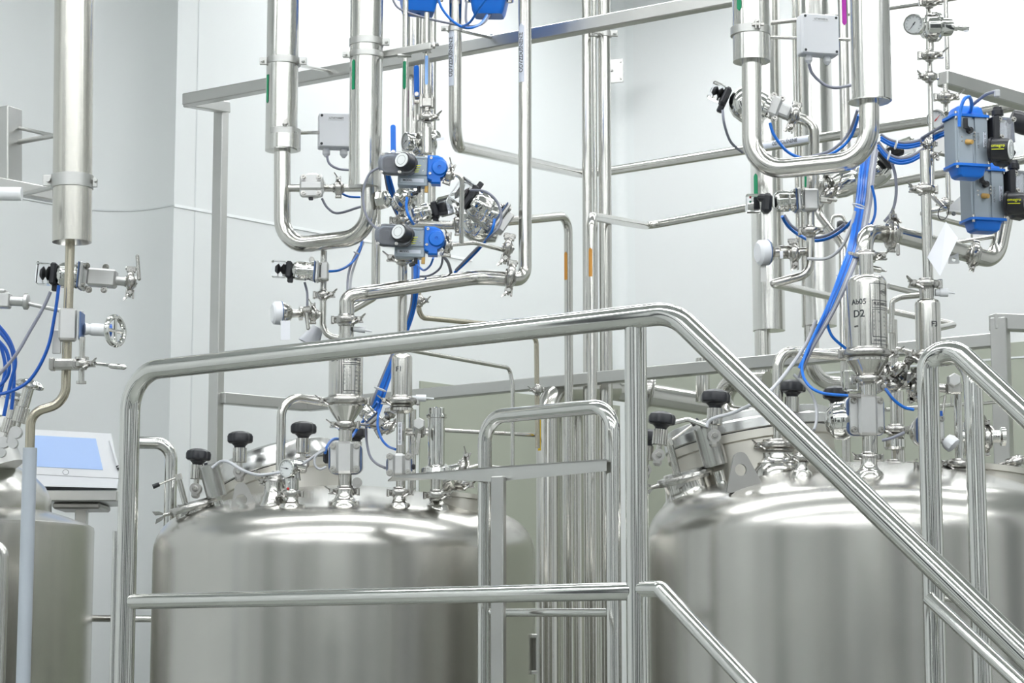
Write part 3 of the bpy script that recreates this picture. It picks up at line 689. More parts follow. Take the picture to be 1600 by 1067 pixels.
def switch_unit_v(label, x, y, Y):
    """upright quarter-turn actuator: grey body, blue end caps, black switch box with a clear cover to the right"""
    t = thing('pneumatic_actuator', label, 'actuator', tuple(P(x, y + 55, Y)), 'upright blue and grey actuators'); M = F(x, y, Y, 0, 14, 0)
    b = MB(M); b.box((-2, 0, -12), (56, 78, 44), 2.5); b.box((-14, 0, 11), (26, 77, 3), 1); b.box((14, 0, 11), (22, 77, 3), 1); o = b.build('actuator_body', ANOD, t)
    for s_ in (1, -1):
        b = MB(M @ Matrix.Diagonal((1, s_, 1, 1))); b.add([(p[0], h, p[1]) for h, k in ((38, 1.0), (42, 1.0), (43, .78), (55, .68), (58, .56)) for p in [(cx * k - 2, cz * k - 10) for cx, cz in rrect(64, 52, 8)]],
              [[i * 24 + j, i * 24 + (j + 1) % 24, (i + 1) * 24 + (j + 1) % 24, (i + 1) * 24 + j] for i in range(4) for j in range(24)] + [list(range(24))[::-1], [96 + j for j in range(24)]])
        c = b.build('end_cap', BLUE, t)
        for sx in (-1, 1):
            q = MB(M); q.cyl((sx * 27 - 2, s_ * 34, 12), (sx * 27 - 2, s_ * 46, 12), 2.6, seg=10); q.build('bolt', S_DK, c)
    bolts(o, M, [(-20, 5, 12.5), (-20, -2, 12.5), (2, 13, 12.5), (2, 8, 12.5), (2, 2, 12.5)], 1.1, .6)
    b = MB(M); b.cyl((-8, 15, 10), (-8, 15, 20), 5, seg=14); b.cyl((-9, 15, 18), (-17, 20, 20), 3.6, seg=12); b.cyl((-17, 17, 20), (-17, 33, 20), 4, seg=12); b.build('hose_elbow', BLACK, t)
    b = MB(M); b.cyl((-12, -3, 12), (-7, -5, 22), 4.4, 3.6, 14); b.build('tan_plug', AMBER, t)
    b = MB(M); b.box((19, 2, 13), (5.4, 25, .8), .2); st = b.build('name_strip', STICK, o); text.off = (19, 2); text('H. AIR TORQUE', M, 3.6, INK, st, lift=13.8, rot=-90); text.off = (8, 0); text('AIR TORQUE', M, 4.4, INKG, st, lift=12.8, rot=90); text.off = (0, 0)
    # switch box
    b = MB(M @ Matrix.Translation((34, 4, 0)) @ Matrix.Rotation(math.radians(90), 4, 'Y')); b.prism([(-22, 36), (14, 36), (20, 30), (20, 10), (24, 0), (24, -24), (16, -34), (-14, -34), (-22, -26)], -4, 8, 2); b.build('switch_base', BLACK, t)
    b = MB(M); b.prism([(34, 34), (44, 42), (66, 41), (72, 34), (73, 2), (60, -6), (46, 4), (40, 16)], -16, 16, 5); sw = b.build('switch_cover', SMOKE, t)
    b = MB(M); b.prism([(32, 33), (40, 39), (46, 38), (44, 12), (52, -2), (66, -8), (74, -16), (62, -36), (46, -34), (36, -22)], -14, 14, 4); b.build('switch_housing', BLACK, t)
    d = Vector((.74, -.08, .67)).normalized(); a = Vector((28, -14, 14)); b = MB(M)
    b.lathe(a, a + d, [(0, 20), (4, 20), (5, 18), (30, 17.4), (32, 16), (32, .1)], 36); w = b.build('indicator_window', BLACK, sw)
    b = MB(M); b.cyl(a + d * 31.6, a + d * 33.6, 15.6, seg=32); b.build('indicator_face', DIAL, w)
    b = MB(M); p = a + d * 33.9; b.ring(p, d, 11, .25, 24, 4); b.ring(p, d, 7, .25, 24, 4); b.build('indicator_mark', INKG, w)
    yv = (Vector((0, 1, 0)) - d * d.y).normalized(); zv = d.cross(yv); Mo = Matrix((d, yv, zv)).transposed().to_4x4(); Mo.translation = a + d * 17; Mo = M @ Mo
    text.off = (0, 3); text('omegro', Mo, 7, YTXT, w, lift=18.2); text.off = (0, 0)
    b = MB(Mo); b.box((0, -3, 18), (20, 1.2, .6), .1); b.build('yellow_line', YTXT, w)
    bolts(sw, M, [(44, 36, 16), (46, 7, 18), (70, 38, 14)], 3, 4)
    b = MB(M); b.lathe((49, 40, 0), (49, 62, 0), [(0, 7), (6, 7), (6, 9.5), (14, 9.5), (15, 8), (20, 7)], 14); b.build('cable_gland', BLACK, sw)
    return t
def regulator(parent, x, y, Y, r=19, tip=(22, 14), g=None, yaw=40):
    """pressure regulator: round body facing the viewer with a stub pointing aside, gauge on its other side"""
    M = F(x, y, Y, 0, yaw, -8); b = MB(M)
    b.lathe((0, 0, -22), (0, 0, 30), [(0, r * .7), (2, r * .8), (16, r * .8), (18, r), (21, r), (22, r * .94), (24, r), (27, r), (28, r * .72), (34, r * .66), (40, r * .6), (44, r * .34), (50, r * .32), (51, r * .42), (58, r * .42), (59, r * .2), (60, .1)], 36)
    return b.build('regulator_body', S_MIR, parent)
def filt(parent, x, y0, y1, Y, d, neck=None, shoulder=10):
    """upright filter housing between rows y0 and y1"""
    a = P(x, y0, Y); c = drop(a, y1); h = (a.z - c.z) / U(Y); M = Matrix.Translation(c) @ BASE @ Matrix.Scale(U(Y), 4); r = d / 2; b = MB(M)
    pr = [(0, r), (h - shoulder, r)] + [(h - shoulder + shoulder * math.sin(k * math.pi / 12), r * (.62 + .38 * math.cos(k * math.pi / 12))) for k in range(1, 7)]
    b.lathe((0, 0, 0), (0, h, 0), pr + [(h + .5, .1)], 56); return b.build('filter_housing', S_PIPE, parent), M, h
def vclamp(parent, x, y, Y, r, side=1, s=1.0): return clamp(parent, x, y, Y, r, 0, side, 0, s)

# ================================================================ middle cluster, piping over the middle tank
TL = thing('pipe', 'U-shaped pipe with two clad legs and green flow stickers, left of the blue actuators', 'pipe', tuple(P(441, 385, 4.9)))
def clad(parent, x, y0, y1, Y, d, lip=True, m=None, label=None, x1=None):
    a = P(x, y0, Y); c = drop(a, y1); a.z = CEIL - .001; r = d / 2 * U(Y); b = MB(); L = a.z - c.z
    b.lathe(c, a, [(0, r * .5), (0.0005, r), (L, r)], 48); return b.build('cladding', m or S_SLV, parent, label), a, r
b = MB(); b.tube(path([(441, 215, 4.9), (441, 386, 4.9), (577, 369, 4.82), (577, 270, 4.82)]), 13.2 * U(4.9), 44 * U(4.9), 28); b.build('pipe_bend', S_PIPE, TL)
o, a, r = clad(TL, 443, -25, 236, 4.9, 51); strip(o, a, 120, 165, r, -57, 6.5 * U(4.9), GREEN, -1)
hanger(TL, 443, 97, 4.9, 25.5, 11, (1, -1), (70, 14, .75)); hanger(TL, 443, 208, 4.9, 25.5, 10, (), (60, -1, .1))
b = MB(F(443, 200, 4.9)); b.cyl((6, 2, 24), (6, 2, 34), 4, seg=6); b.box((6, 2, 29), (5, 12, 4), 1); b.build('clamp_bolt', S_DK, TL)
b = MB(F(443, 222, 4.9)); b.cyl((0, 13, 0), (0, -13, 0), 27.5, seg=40); b.build('end_collar', S_SLV, TL)
o, a, r = clad(TL, 572.5, -25, 293, 4.82, 51); strip(o, a, 97, 144, r, -45, 6.5 * U(4.9), GREEN, 1)
hanger(TL, 572.5, 67, 4.82, 25.5, 11, (1,)); hanger(TL, 572.5, 87, 4.82, 25.5, 9, (-1,))
# cross tube between the legs with a diaphragm valve
pipe('', [(452, 294, 4.88), (566, 294, 4.84)], 12, parent=TL, name='cross_tube')
M = F(487, 291, 4.8); b = MB(M); b.prism(rrect(37, 36, 5), -4, 8, 2); b.box((0, 0, 8), (37, 15, 8), 3); v = b.build('valve_body', S_CAST, TL); bolts(v, M, [(sx * 12, sy * 13, 8) for sx in (-1, 1) for sy in (-1, 1)], 3, 4)
b = MB(M); b.lathe((0, 4, -6), (0, 4, -40), [(0, 19), (14, 21), (26, 17), (34, 8), (36, .1)], 32); b.build('bonnet', S_MIR, v); b = MB(M); b.box((-1, -20, 0), (7, 5, 7), 1); b.build('plug', BLACK, v)
clamp(TL, 529, 294, 4.85, 6.5, 90, 1, 0, .8)
# drop leg with the clear-capped head and sensor
TQ = thing('pipe', 'thin drop pipe below the left U-bend, with valve, clamp and curved foot', 'pipe', tuple(P(506, 390, 4.9)))
b = MB(); b.tube(path([(506, 392, 4.9), (504, 528, 4.9), (536, 528, 4.9)]), 5.2 * U(4.9), 24 * U(4.9)); b.build('pipe_run', S_PIPE, TQ)
b = MB(F(506, 424, 4.88)); b.box((1, 0, 0), (13, 29, 22), 2); b.build('valve_block', S_CAST, TQ)
clamp(TQ, 505, 461, 4.9, 5, 0, 1, 0, .95)
T = thing('valve_head', 'clear-capped pneumatic valve head left of the thin drop pipe, under the left U-bend', 'valve', tuple(P(497, 425, 4.88)))
head(T, 499, 425, 4.86, 176, 15, 36, 0, 'clear', None, 0, 1); b = MB(F(487, 406, 4.9)); b.cyl((0, 0, -3), (0, 0, 3), 4.5); b.build('eye_lug', S_DK, T)
T = thing('pressure_sensor', 'round-headed steel sensor with a hanging tag, left of the thin drop pipe', 'sensor', tuple(P(440, 495, 4.88)))
M = F(500, 491, 4.88, 181, 18); b = MB(M); b.lathe((0, 0, 0), (80, 0, 0), [(0, 5), (14, 5), (15, 10), (20, 10), (21, 6), (28, 6), (29, 11), (33, 11), (34, 6), (45, 7), (48, 12), (58, 17), (62, 18)], 32); o = b.build('sensor_body', S_PIPE, T)
b = MB(M); b.lathe((62, 0, 0), (80, 0, 0), [(0, 18), (2, 18.6), (12, 18), (15, 14), (15.2, .1)], 36); b.build('sensor_cap', GREYP, T); b = MB(M); b.cyl((62, 0, 0), (63.5, 0, 0), 18.9, seg=36); b.build('blue_ring', GASK, T)
b = MB(F(479, 492, 4.84, 8)); b.box((0, -10, 4), (6, 30, 4), 2); b.box((2, 8, 2), (16, 10, 12), 3); b.build('clamp_lever', S_DK, T)
b = MB(F(446, 516, 4.82, 1)); b.box((0, 0, 0), (15, 31, .8), .2); o = b.build('hanging_tag', PAPER, T); b = MB(F(446, 499, 4.82)); b.ring((0, 0, 0), (1, 0, 0), 3, .4, 16, 6); b.build('wire_loop', S_DK, o)
clamp(T, 489, 491, 4.87, 6, 90, 1, 0, .8)
hose('grey cable looping from the valve cap down to the sensor', [(476, 441, 4.88), (480, 458, 4.88), (480, 480, 4.87)], 4, GREYH, None, 'cable', 'cable')
b = MB(F(490, 524, 4.95, -28)); b.lathe((0, -16, 0), (0, 16, 0), [(0, 18), (30, 9)], 20); solo(b, 'paper_cone', PAPER, 'white paper tag curled behind the long rail, left of the first filter', 'tag')
# junction box left
def jbox(label, x, y, Y, w, h, txt, yaw=8, rolls=1):
    t = thing('junction_box', label, 'junction box', tuple(P(x, y + h / 2, Y))); M = F(x, y, Y, 0, yaw)
    b = MB(M); b.prism(rrect(w, h, 3, 4), -22, 0, 1.5); b.build('box_body', GREYP, t); b = MB(M); b.prism(rrect(w - 1, h - 1, 3, 4), 0.2, 5, 1.5); ld = b.build('lid', GREYP, t)
    for sx in (-1, 1):
        for sy in (-1, 1): q = MB(M); q.cyl((sx * (w / 2 - 5), sy * (h / 2 - 5), 4), (sx * (w / 2 - 5), sy * (h / 2 - 5), 5.6), 2.2, seg=12); q.build('screw', INK, ld)
    b = MB(M); b.box((0, h / 2 - 9, 5.2), (w * .44, 6, .6), .1); s_ = b.build('paper_label', WHITE, ld); text.off = (0, h / 2 - 9); text(txt, M, 4.2, INK, s_, lift=5.7); text.off = (0, 0)
    for sx in (-.26, .24):
        q = MB(M); q.lathe((sx * w, -h / 2, -9), (sx * w, -h / 2 - 16, -9), [(0, 5), (3, 5), (3, 6.3), (9, 6.3), (12, 4), (14, 2.5)], 12); q.build('cable_gland', WHITE, t)
    return t
jbox('grey plastic junction box between the two clad legs, upper left', 525, 204, 5.0, 56, 56, '-LT-KT10BET')
hose('grey cable curving down from the left junction box', [(511, 244, 5.0), (515, 256, 5.0), (530, 264, 5.0), (556, 266, 5.05)], 4, GREYH, None, 'cable', 'cable')
hose('grey cable looping below the square valve between the clad legs', [(503, 310, 4.85), (512, 325, 4.85), (528, 333, 4.86), (560, 324, 4.9), (580, 318, 4.95)], 4, GREYH, None, 'cable', 'cable')
hose('short blue hose behind the clamp between the clad legs', [(532, 301, 4.9), (545, 307, 4.92), (562, 308, 4.95)], 3.6, BLUEH)
# tall pipes behind
pipe('tall slim pipe right behind the second clad leg', [(595, -20, 5.2), (587, 440, 5.2), (587, 462, 5.2), (548, 484, 5.15)], 14, 18)
pipe('slim vertical pipe carrying a green sticker, above the blue actuators', [(634, -20, 5.0), ('v', 236)], 9.5)
strip(COL.objects[-1], P(634, -20, 5.0), 97, 141, 4.75 * U(5.0), -10, 5.5 * U(5.0), GREEN, -1)
pz_ = pipe('thick vertical pipe with a magenta sticker behind the upper blue lever', [(646, -20, 5.6), ('v', 356)], 22)
strip(pz_, P(646, -20, 5.6), 143, 186, 11 * U(5.6), -48, 4.5 * U(5.6), MAGE, -1)
pipe('vertical pipe between the thick pipe and the pale pipe, above the blue actuators', [(661, -20, 5.75), ('v', 350)], 9)
pipe('pale vertical pipe farthest right behind the upper blue actuator', [(676, -20, 5.7), ('v', 335)], 13)
TV = pipe('thin front pipe with a light blue sticker, valve and clamps above the actuators', [(667, 20, 4.8), ('v', 205)], 7.5)
strip(TV, P(667, 20, 4.8), 88, 134, 3.9 * U(4.8), 0, 5 * U(4.8), STICKB, -1)
T = thing('bracket_arm', 'square steel bracket arm reaching right from the second clad leg', 'bracket', tuple(P(600, 88, 4.8)))
b = MB(); sq_beam(b, P(598, 86, 4.84), P(674, 72, 4.78), .014, .022); b.build('arm', S_FLAT, T); b = MB(F(677, 71, 4.76)); b.cyl((-4, 0, 0), (9, 2, 0), 3, seg=8); b.cyl((-1, 0, 0), (3, 0, 0), 5.5, seg=6); b.build('bolt', S_DK, T)
b = MB(F(632, 87, 4.82)); b.box((0, 0, 0), (22, 3, 14), .5); b.box((36, 9 - 2, 0), (14, 3, 12), .5); b.build('pipe_saddle', S_FLAT, T)
M = F(667, 161, 4.8); b = MB(M); b.box((0, 0, 0), (24, 16, 18), 2); b.box((-9, 0, 8), (5, 19, 6), 1); b.box((9, 0, 8), (4, 20, 6), 1); b.cyl((0, -14, 0), (0, 14, 0), 7); v = b.build('check_valve', S_DK, TV)
clamp(TV, 667, 184, 4.8, 6, 0, 1, 0, .95)
def lever(label, x, y0, y1, Y):
    t = thing('lever_valve', label, 'lever', tuple(P(x, y1, Y))); h = y1 - y0; M = F(x, (y0 + y1) / 2, Y, 1)
    b = MB(M); b.prism(rrect(8.5, h, 4), 0, 3, .8); b.prism(rrect(4, h * .8, 2), 3, 4, .3); b.build('blue_handle', BLUE, t)
    b = MB(M); b.cyl((0, -h / 2 + 4, -12), (0, -h / 2 + 4, 5), 3.4, seg=12); b.box((4, -h / 2 + 0, -14), (20, 14, 12), 2); b.build('valve_stem', S_PIPE, t)
lever('blue lever handle standing beside the thin front pipe, the upper of the two', 651, 101, 153, 5.48)
pass
lever('blue lever handle directly above the left blue actuator, the lower of the two', 614.5, 194, 243, 4.74)
T = thing('pressure_regulator', 'polished pressure regulator with side gauge above the upper left actuator', 'regulator', tuple(P(660, 221, 4.8)))
regulator(T, 664, 223, 4.85, 20, yaw=32); gauge(T, 636, 221, 4.86, 15, -62, 0, 200, 22)
b = MB(); b.cyl(P(667, 200, 4.8), P(667, 240, 4.8), 8 * U(4.8)); b.build('neck', S_PIPE, T)
b = MB(F(688, 217, 4.7, 12)); b.box((0, 0, 0), (13, 4, .6), .1); b.build('paper_tab', PAPER, T)
switch_unit_h('upper of the two side-lying blue and grey actuators with smoked switch box', 648, 264, 4.7)
switch_unit_h('lower of the two side-lying blue and grey actuators, above the horizontal pipe', 643, 375, 4.7)
TM = pipe('upright pipe through the two side-lying actuators down to the slim filter', [(630, 285, 4.92), ('v', 560)], 15)
clamp(TM, 628, 345, 4.88, 8, 0, 1, 0, 1.0); clamp(TM, 629, 404, 4.9, 9, 0, -1, 0, 1.1)
T = thing('pressure_regulator', 'polished pressure regulator between the two side-lying actuators', 'regulator', tuple(P(630, 315, 4.8)))
regulator(T, 633, 311, 4.85, 19, yaw=26); b = MB(F(599, 312, 4.8, 4, -20)); b.lathe((-9, 0, 0), (12, 0, 0), [(0, 15), (2, 15.5), (16, 14), (18, 12), (21, 6)], 8); b.build('gauge_case', S_MIR, T)
# clear-capped heads right of the actuators
TH = thing('pneumatic_valve', 'big angled pneumatic valve with a clear cap and cable, right of the blue actuators', 'valve', tuple(P(760, 345, 5.0)))
head(TH, 782, 345, 5.0, 146, 25, 50, 8, 'clear', (14, 34), 0, -1)
b = MB(F(752, 347, 5.05, -25)); b.lathe((-30, -8, 0), (34, -8, 0), [(0, 12), (6, 16), (14, 24), (28, 27), (42, 24), (56, 16), (64, 12)], 36, 0); b.build('lower_body', S_MIR, TH)
TH2 = thing('pneumatic_valve', 'smaller clear-capped valve head lying behind the thin bent pipe', 'valve', tuple(P(680, 335, 5.15)))
head(TH2, 640, 338, 5.15, 14, 15, 30, 0, 'smoke', None, 0, -1); b = MB(F(703, 320, 5.15, 14)); b.box((0, 0, 0), (44, 30, 26), 6); b.build('clear_cover', CLEAR, TH2)
TP = pipe('horizontal pipe behind the lower actuator, leading to the right', [(640, 351, 5.15), (718, 352, 5.1), (760, 350, 5.1), (788, 346, 5.15)], 14, 20); clamp(TP, 716, 350, 5.1, 8, 90, 1, 0, .9)
TP = pipe('thin bent pipe hanging down right of the upper actuator', [(698, 277, 4.7), (722, 266, 4.7), (721, 380, 4.72)], 7.5, 12); clamp(TP, 702, 274, 4.7, 4, 70, 1, 0, 1.0)
TP = pipe('thin horizontal pipe right of the lower actuator, running to the pair of clamps', [(696, 383, 4.75), (740, 379, 4.78), (792, 392, 4.95)], 7, 30); clamp(TP, 699, 384, 4.72, 5, 85, 1, 0, 1.1); clamp(TP, 793, 388, 4.95, 6, 80, -1, 0, 1.5)
TP = pipe('long horizontal pipe that bends down into the tank filter beside the blue hoses', [(800, 437, 4.95), (752, 432, 4.98), (566, 459, 4.85), (542, 463, 4.85), (541, 556, 4.85)], 23.5, [60, 34, 34])
clamp(TP, 798, 433, 4.93, 12, 82, -1, 0, 1.3); clamp(TP, 541, 500, 4.84, 12, 0, 1, 0, 1.0)
b = MB(F(562, 515, 4.84, -6)); b.cyl((-10, 0, 0), (-2, 0, 0), 4); b.cyl((-3, 0, 0), (9, 0, 0), 4.6); b.cyl((9, 0, 0), (20, -1, 0), 1.4); b.build('white_probe', WHITE, TP)
P4 = pipe('tall vertical pipe with a pale lettered sticker, bending left into the long horizontal pipe', [(820.5, -20, 5.0), (820.5, 436, 5.0), (796, 437, 4.96)], 21, 24)
P3 = pipe('lettered vent pipe coming down and turning along the wall, right of the blue levers', [(711, -20, 5.2), (711, 228, 5.2), (907, 271, 7.2), (955, 267, 7.2), (1444, 190, 6.3), (1620, 160, 6.0)], 20.5, [32, 20, 20, 20])
def letter(parent, px, Y, rad, rows, txt, dx=-34):
    p = drop(P(px, -20, Y), sum(rows) / 2); strip(parent, p, rows[0], rows[1], rad * U(Y), dx, 11 * U(Y), STICK, 1)
    M = Matrix.Translation(p) @ BASE @ Matrix.Rotation(math.radians(dx), 4, 'Y') @ Matrix.Scale(U(Y), 4)
    text.off = (0, 0); text(txt, M, 9.5, INK, parent, R=rad, rot=90, lift=1.1, squeeze=.92)
letter(P3, 711, 5.2, 10.2, (46, 136), 'ODVZDUŠNENIE'); letter(P4, 820.5, 5.0, 10.5, (38, 130), 'ODVZDUŠNENIE', -36)
hanger(P3, 711, 46, 5.2, 10.5, 8, (-1,), (58, 13, .18))
p0, p1 = P(1196, 229, 6.69), P(1268, 217, 6.56)
d = (p1 - p0).normalized(); up = Vector((0, 0, 1)); f = d.cross(up).normalized(); up2 = f.cross(d).normalized() * -1
if up2.z < 0: up2 = -up2
if f.y > 0: f = -f
M = Matrix((d, up2, f)).transposed().to_4x4(); M.translation = (p0 + p1) / 2; M = M @ Matrix.Scale(U(6.6), 4)
R_ = 8.15
b = MB(M); L = (p1 - p0).length / U(6.6); vs = []; fs = []
for k in range(7):
    g = math.radians(-38 + 76 * k / 6); vs += [(-L / 2, (R_ + .3) * math.sin(g), (R_ + .3) * math.cos(g)), (L / 2, (R_ + .3) * math.sin(g), (R_ + .3) * math.cos(g))]
for k in range(6): fs.append([2 * k, 2 * k + 1, 2 * k + 3, 2 * k + 2])
b.add(vs, fs); b.build('flow_sticker', STICK, P3); text('ODVZDUŠNENIE', M, 8.6, INK, P3, lift=R_ + .9, squeeze=.8)
# pipes behind, middle
P6 = pipe('slim pipe with orange sticker curving from the angled valve down left of the tall pipes', [(782, 347, 5.3), (888, 337, 5.6), ('z', .1)], 14.5, 24); pt = P(888, 337, 5.6); strip(P6, pt, 394, 438, 7.3 * U(5.3), -40, 6 * U(5.6), ORAN, 1)
q_ = P(924, 338, 5.5); P7 = pipe('slim pipe with an orange sticker that rises and turns right along the wall', [Vector((q_.x, q_.y, .1)), q_, (1012, 353, 6.7), (1170, 324, 6.4), (1300, 301, 6.2), (1620, 246, 5.6)], 15, [24, 20, 20, 20]); strip(P7, P(924, 338, 5.5), 388, 433, 7.6 * U(5.5), -15, 6 * U(5.5), ORAN, 1)
pipe('left pipe of the tall central pair, running from top to floor', [(916, -20, 5.9), ('z', .1)], 15.5)
pipe('narrow pipe squeezed between the two tall central pipes', [(928, -20, 6.1), ('z', .1)], 8)
Pc = pipe('thickest right pipe of the tall central pair, running from top to floor', [(943.5, -20, 5.9), ('z', .1)], 20.5); hanger(Pc, 943.5, 54, 5.9, 10.3, 9, (1, -1), (-42, -11, -.3))
T = thing('wall_plate', 'small square steel plate bolted to the wall right of the tall pipes', 'wall plate', tuple(P(962, 111, 8.3)))
b = MB(F(960, 111, 8.3, 0, -22)); b.box((0, 0, 0), (30, 39, 3), .5); o = b.build('plate', S_FLAT, T); bolts(o, F(960, 111, 8.3, 0, -22), [(11, 14, 1), (11, -14, 1)], 1.5, 2); b = MB(F(950, 111, 8.2)); b.cyl((-8, 0, 0), (8, -1, 6), 2); b.build('rod', S_DK, T)
q_ = P(856, 610, 5.9); pb_ = pipe('broad floor pipe with a yellow sticker, bending right under the low beam', [Vector((q_.x, q_.y, .1)), q_, (960, 608, 6.1), (1122, 634, 6.3)], 37, [46, 40]); strip(pb_, P(856, 612, 5.9), 657, 705, 18 * U(5.9), -48, 7 * U(5.9), YELL, 0)
clamp(pb_, 1012, 612, 6.15, 22, 80, 1, 0, .7)
q_ = P(899, 602, 6.25); pipe('second floor pipe of the bundle, bending right under the low beam', [Vector((q_.x, q_.y, .1)), q_, (960, 592, 6.5)], 25, 34)
for x_, d_, Y_, l_ in ((872, 12, 6.3, 'thin floor pipe tucked right behind the broad floor pipe'), (883, 9, 6.4, 'thin floor pipe second to the right of the broad floor pipe'), (908, 10, 6.5, 'thin floor pipe in the middle of the bundle behind the hoop rail'), (933, 12, 6.45, 'thin floor pipe near the right of the bundle behind the hoop rail'), (957, 16, 6.4, 'last floor pipe of the bundle, at the hoop rail right leg')):
    pipe(l_, [(x_, 640, Y_), ('z', .1)], d_)
T = thing('clamp_rail', 'row of bolted pipe clamps across the central pipe bundle', 'clamp rail', tuple(P(870, 735, 5.6)))
b = MB(); sq_beam(b, P(868, 732, 5.4), P(950, 728, 5.3), .006, .02); b.build('bar', S_FLAT, T)
for x_ in (872, 892, 902, 914, 934, 946): bolts(T, F(x_, 733, 5.38), [(0, 0, 0)], 3, 5)
hose_pts = None
pipe('thin brownish pipe dropping from the actuators and curving right behind the long rail', [(654, 440, 5.3), (654, 496, 5.3), (760, 506, 5.6), (838, 528, 5.8), (840, 700, 5.8)], 8.5, [18, 10, 12], S_WARM); o = COL.objects[-1]
clamp(o, 655, 470, 5.28, 5, 0, 1, 0, .7); clamp(o, 840, 609, 5.78, 4, 0, -1, 0, .6)
pipe('thin pipe leaving the slim filter top and turning down behind the hoop rail', [(640, 547, 5.2), (796, 575, 5.6), (801, 600, 5.6), ('v', 735)], 7, 12)
pipe('thin level pipe crossing the olive wall behind the capped cylinder', [(690, 672, 5.7), (840, 680, 5.9)], 6.5)
pipe('short wide elbow hanging under the low beam near the right knobs', [(1098, 560, 5.9), (1098, 628, 5.9)], 22)
pipe('curved pipe elbow behind the descending rail, above the right hatch', [(1215, 655, 5.7), (1128, 648, 5.8), (1133, 598, 5.8), (1200, 596, 5.7)], 32, [30, 30])
# ================================================================ on the middle tank
def manway(t, label, M, R, hb, hl, band=True):
    """round hatch: neck, seam, lid band and shallow lid, axis local y"""
    b = MB(M); b.lathe((0, -hb, 0), (0, 0, 0), [(0, R * .97), (hb - 16, R * .97), (hb - 14, R * 1.0), (hb - 1.5, R * 1.0), (hb - 1.5, R * .97)], 96); o = b.build('manway_neck', S_FLATM, t)
    b = MB(M); b.lathe((0, 0, 0), (0, hl, 0), [(0, R * 1.0), (1.5, R * 1.015), (hl * .5, R * 1.015), (hl * .62, R * .99), (hl * .95, R * .99), (hl, R * .97), (hl + 6, R * .75), (hl + 9, R * .4), (hl + 10, .1)], 96); b.build('manway_lid', S_LID, t, label)
    b = MB(M); b.lathe((0, -1.5, 0), (0, 0, 0), [(0, R * .985), (1.5, R * .985)], 96); b.build('seal', BLACK, t)
S_FLATM = steel('matt_manway_steel', (0.58, 0.56, 0.51), 0.42, (10, 10, 10), 0.05)
S_LID = steel('smooth_lid_steel', (0.62, 0.62, 0.61), 0.25, (6, 6, 6), 0.04)
Mm = F(435, 742, 5.15, 16, 0, -5); manway(TB, None, Mm, 95, 62, 31)
for kx, ky, rl, s_ in ((310, 711, -3, .98), (375, 684, 0, 1.0), (474, 669, 0, 1.02)): knob(TB, kx, ky, 4.95, s_, rl, 0, 54)
knob(TB, 556, 676, 5.35, .9, 0, 0, 50)
# lifting lug
def lug(t, x, y, Y, w, h, hole, roll=0, yaw=0):
    M = F(x, y, Y, roll, yaw); b = MB(M); out = [(-w * .42, -h / 2), (w * .58, -h / 2 + h * .12)] + [(w * .02 + w * .2 * math.cos(g), h / 2 - w * .2 + w * .2 * math.sin(g)) for g in [math.radians(35 + 14 * k) for k in range(11)]]
    b.holed(out, (0, h * .06), hole, -3, 3); b.build('lifting_lug', S_MATT, t)
lug(TB, 377, 785, 4.72, 54, 62, 9, 4, 12)
lug(TC, 1157, 738, 4.1, 62, 64, 9.5, 4, 12)
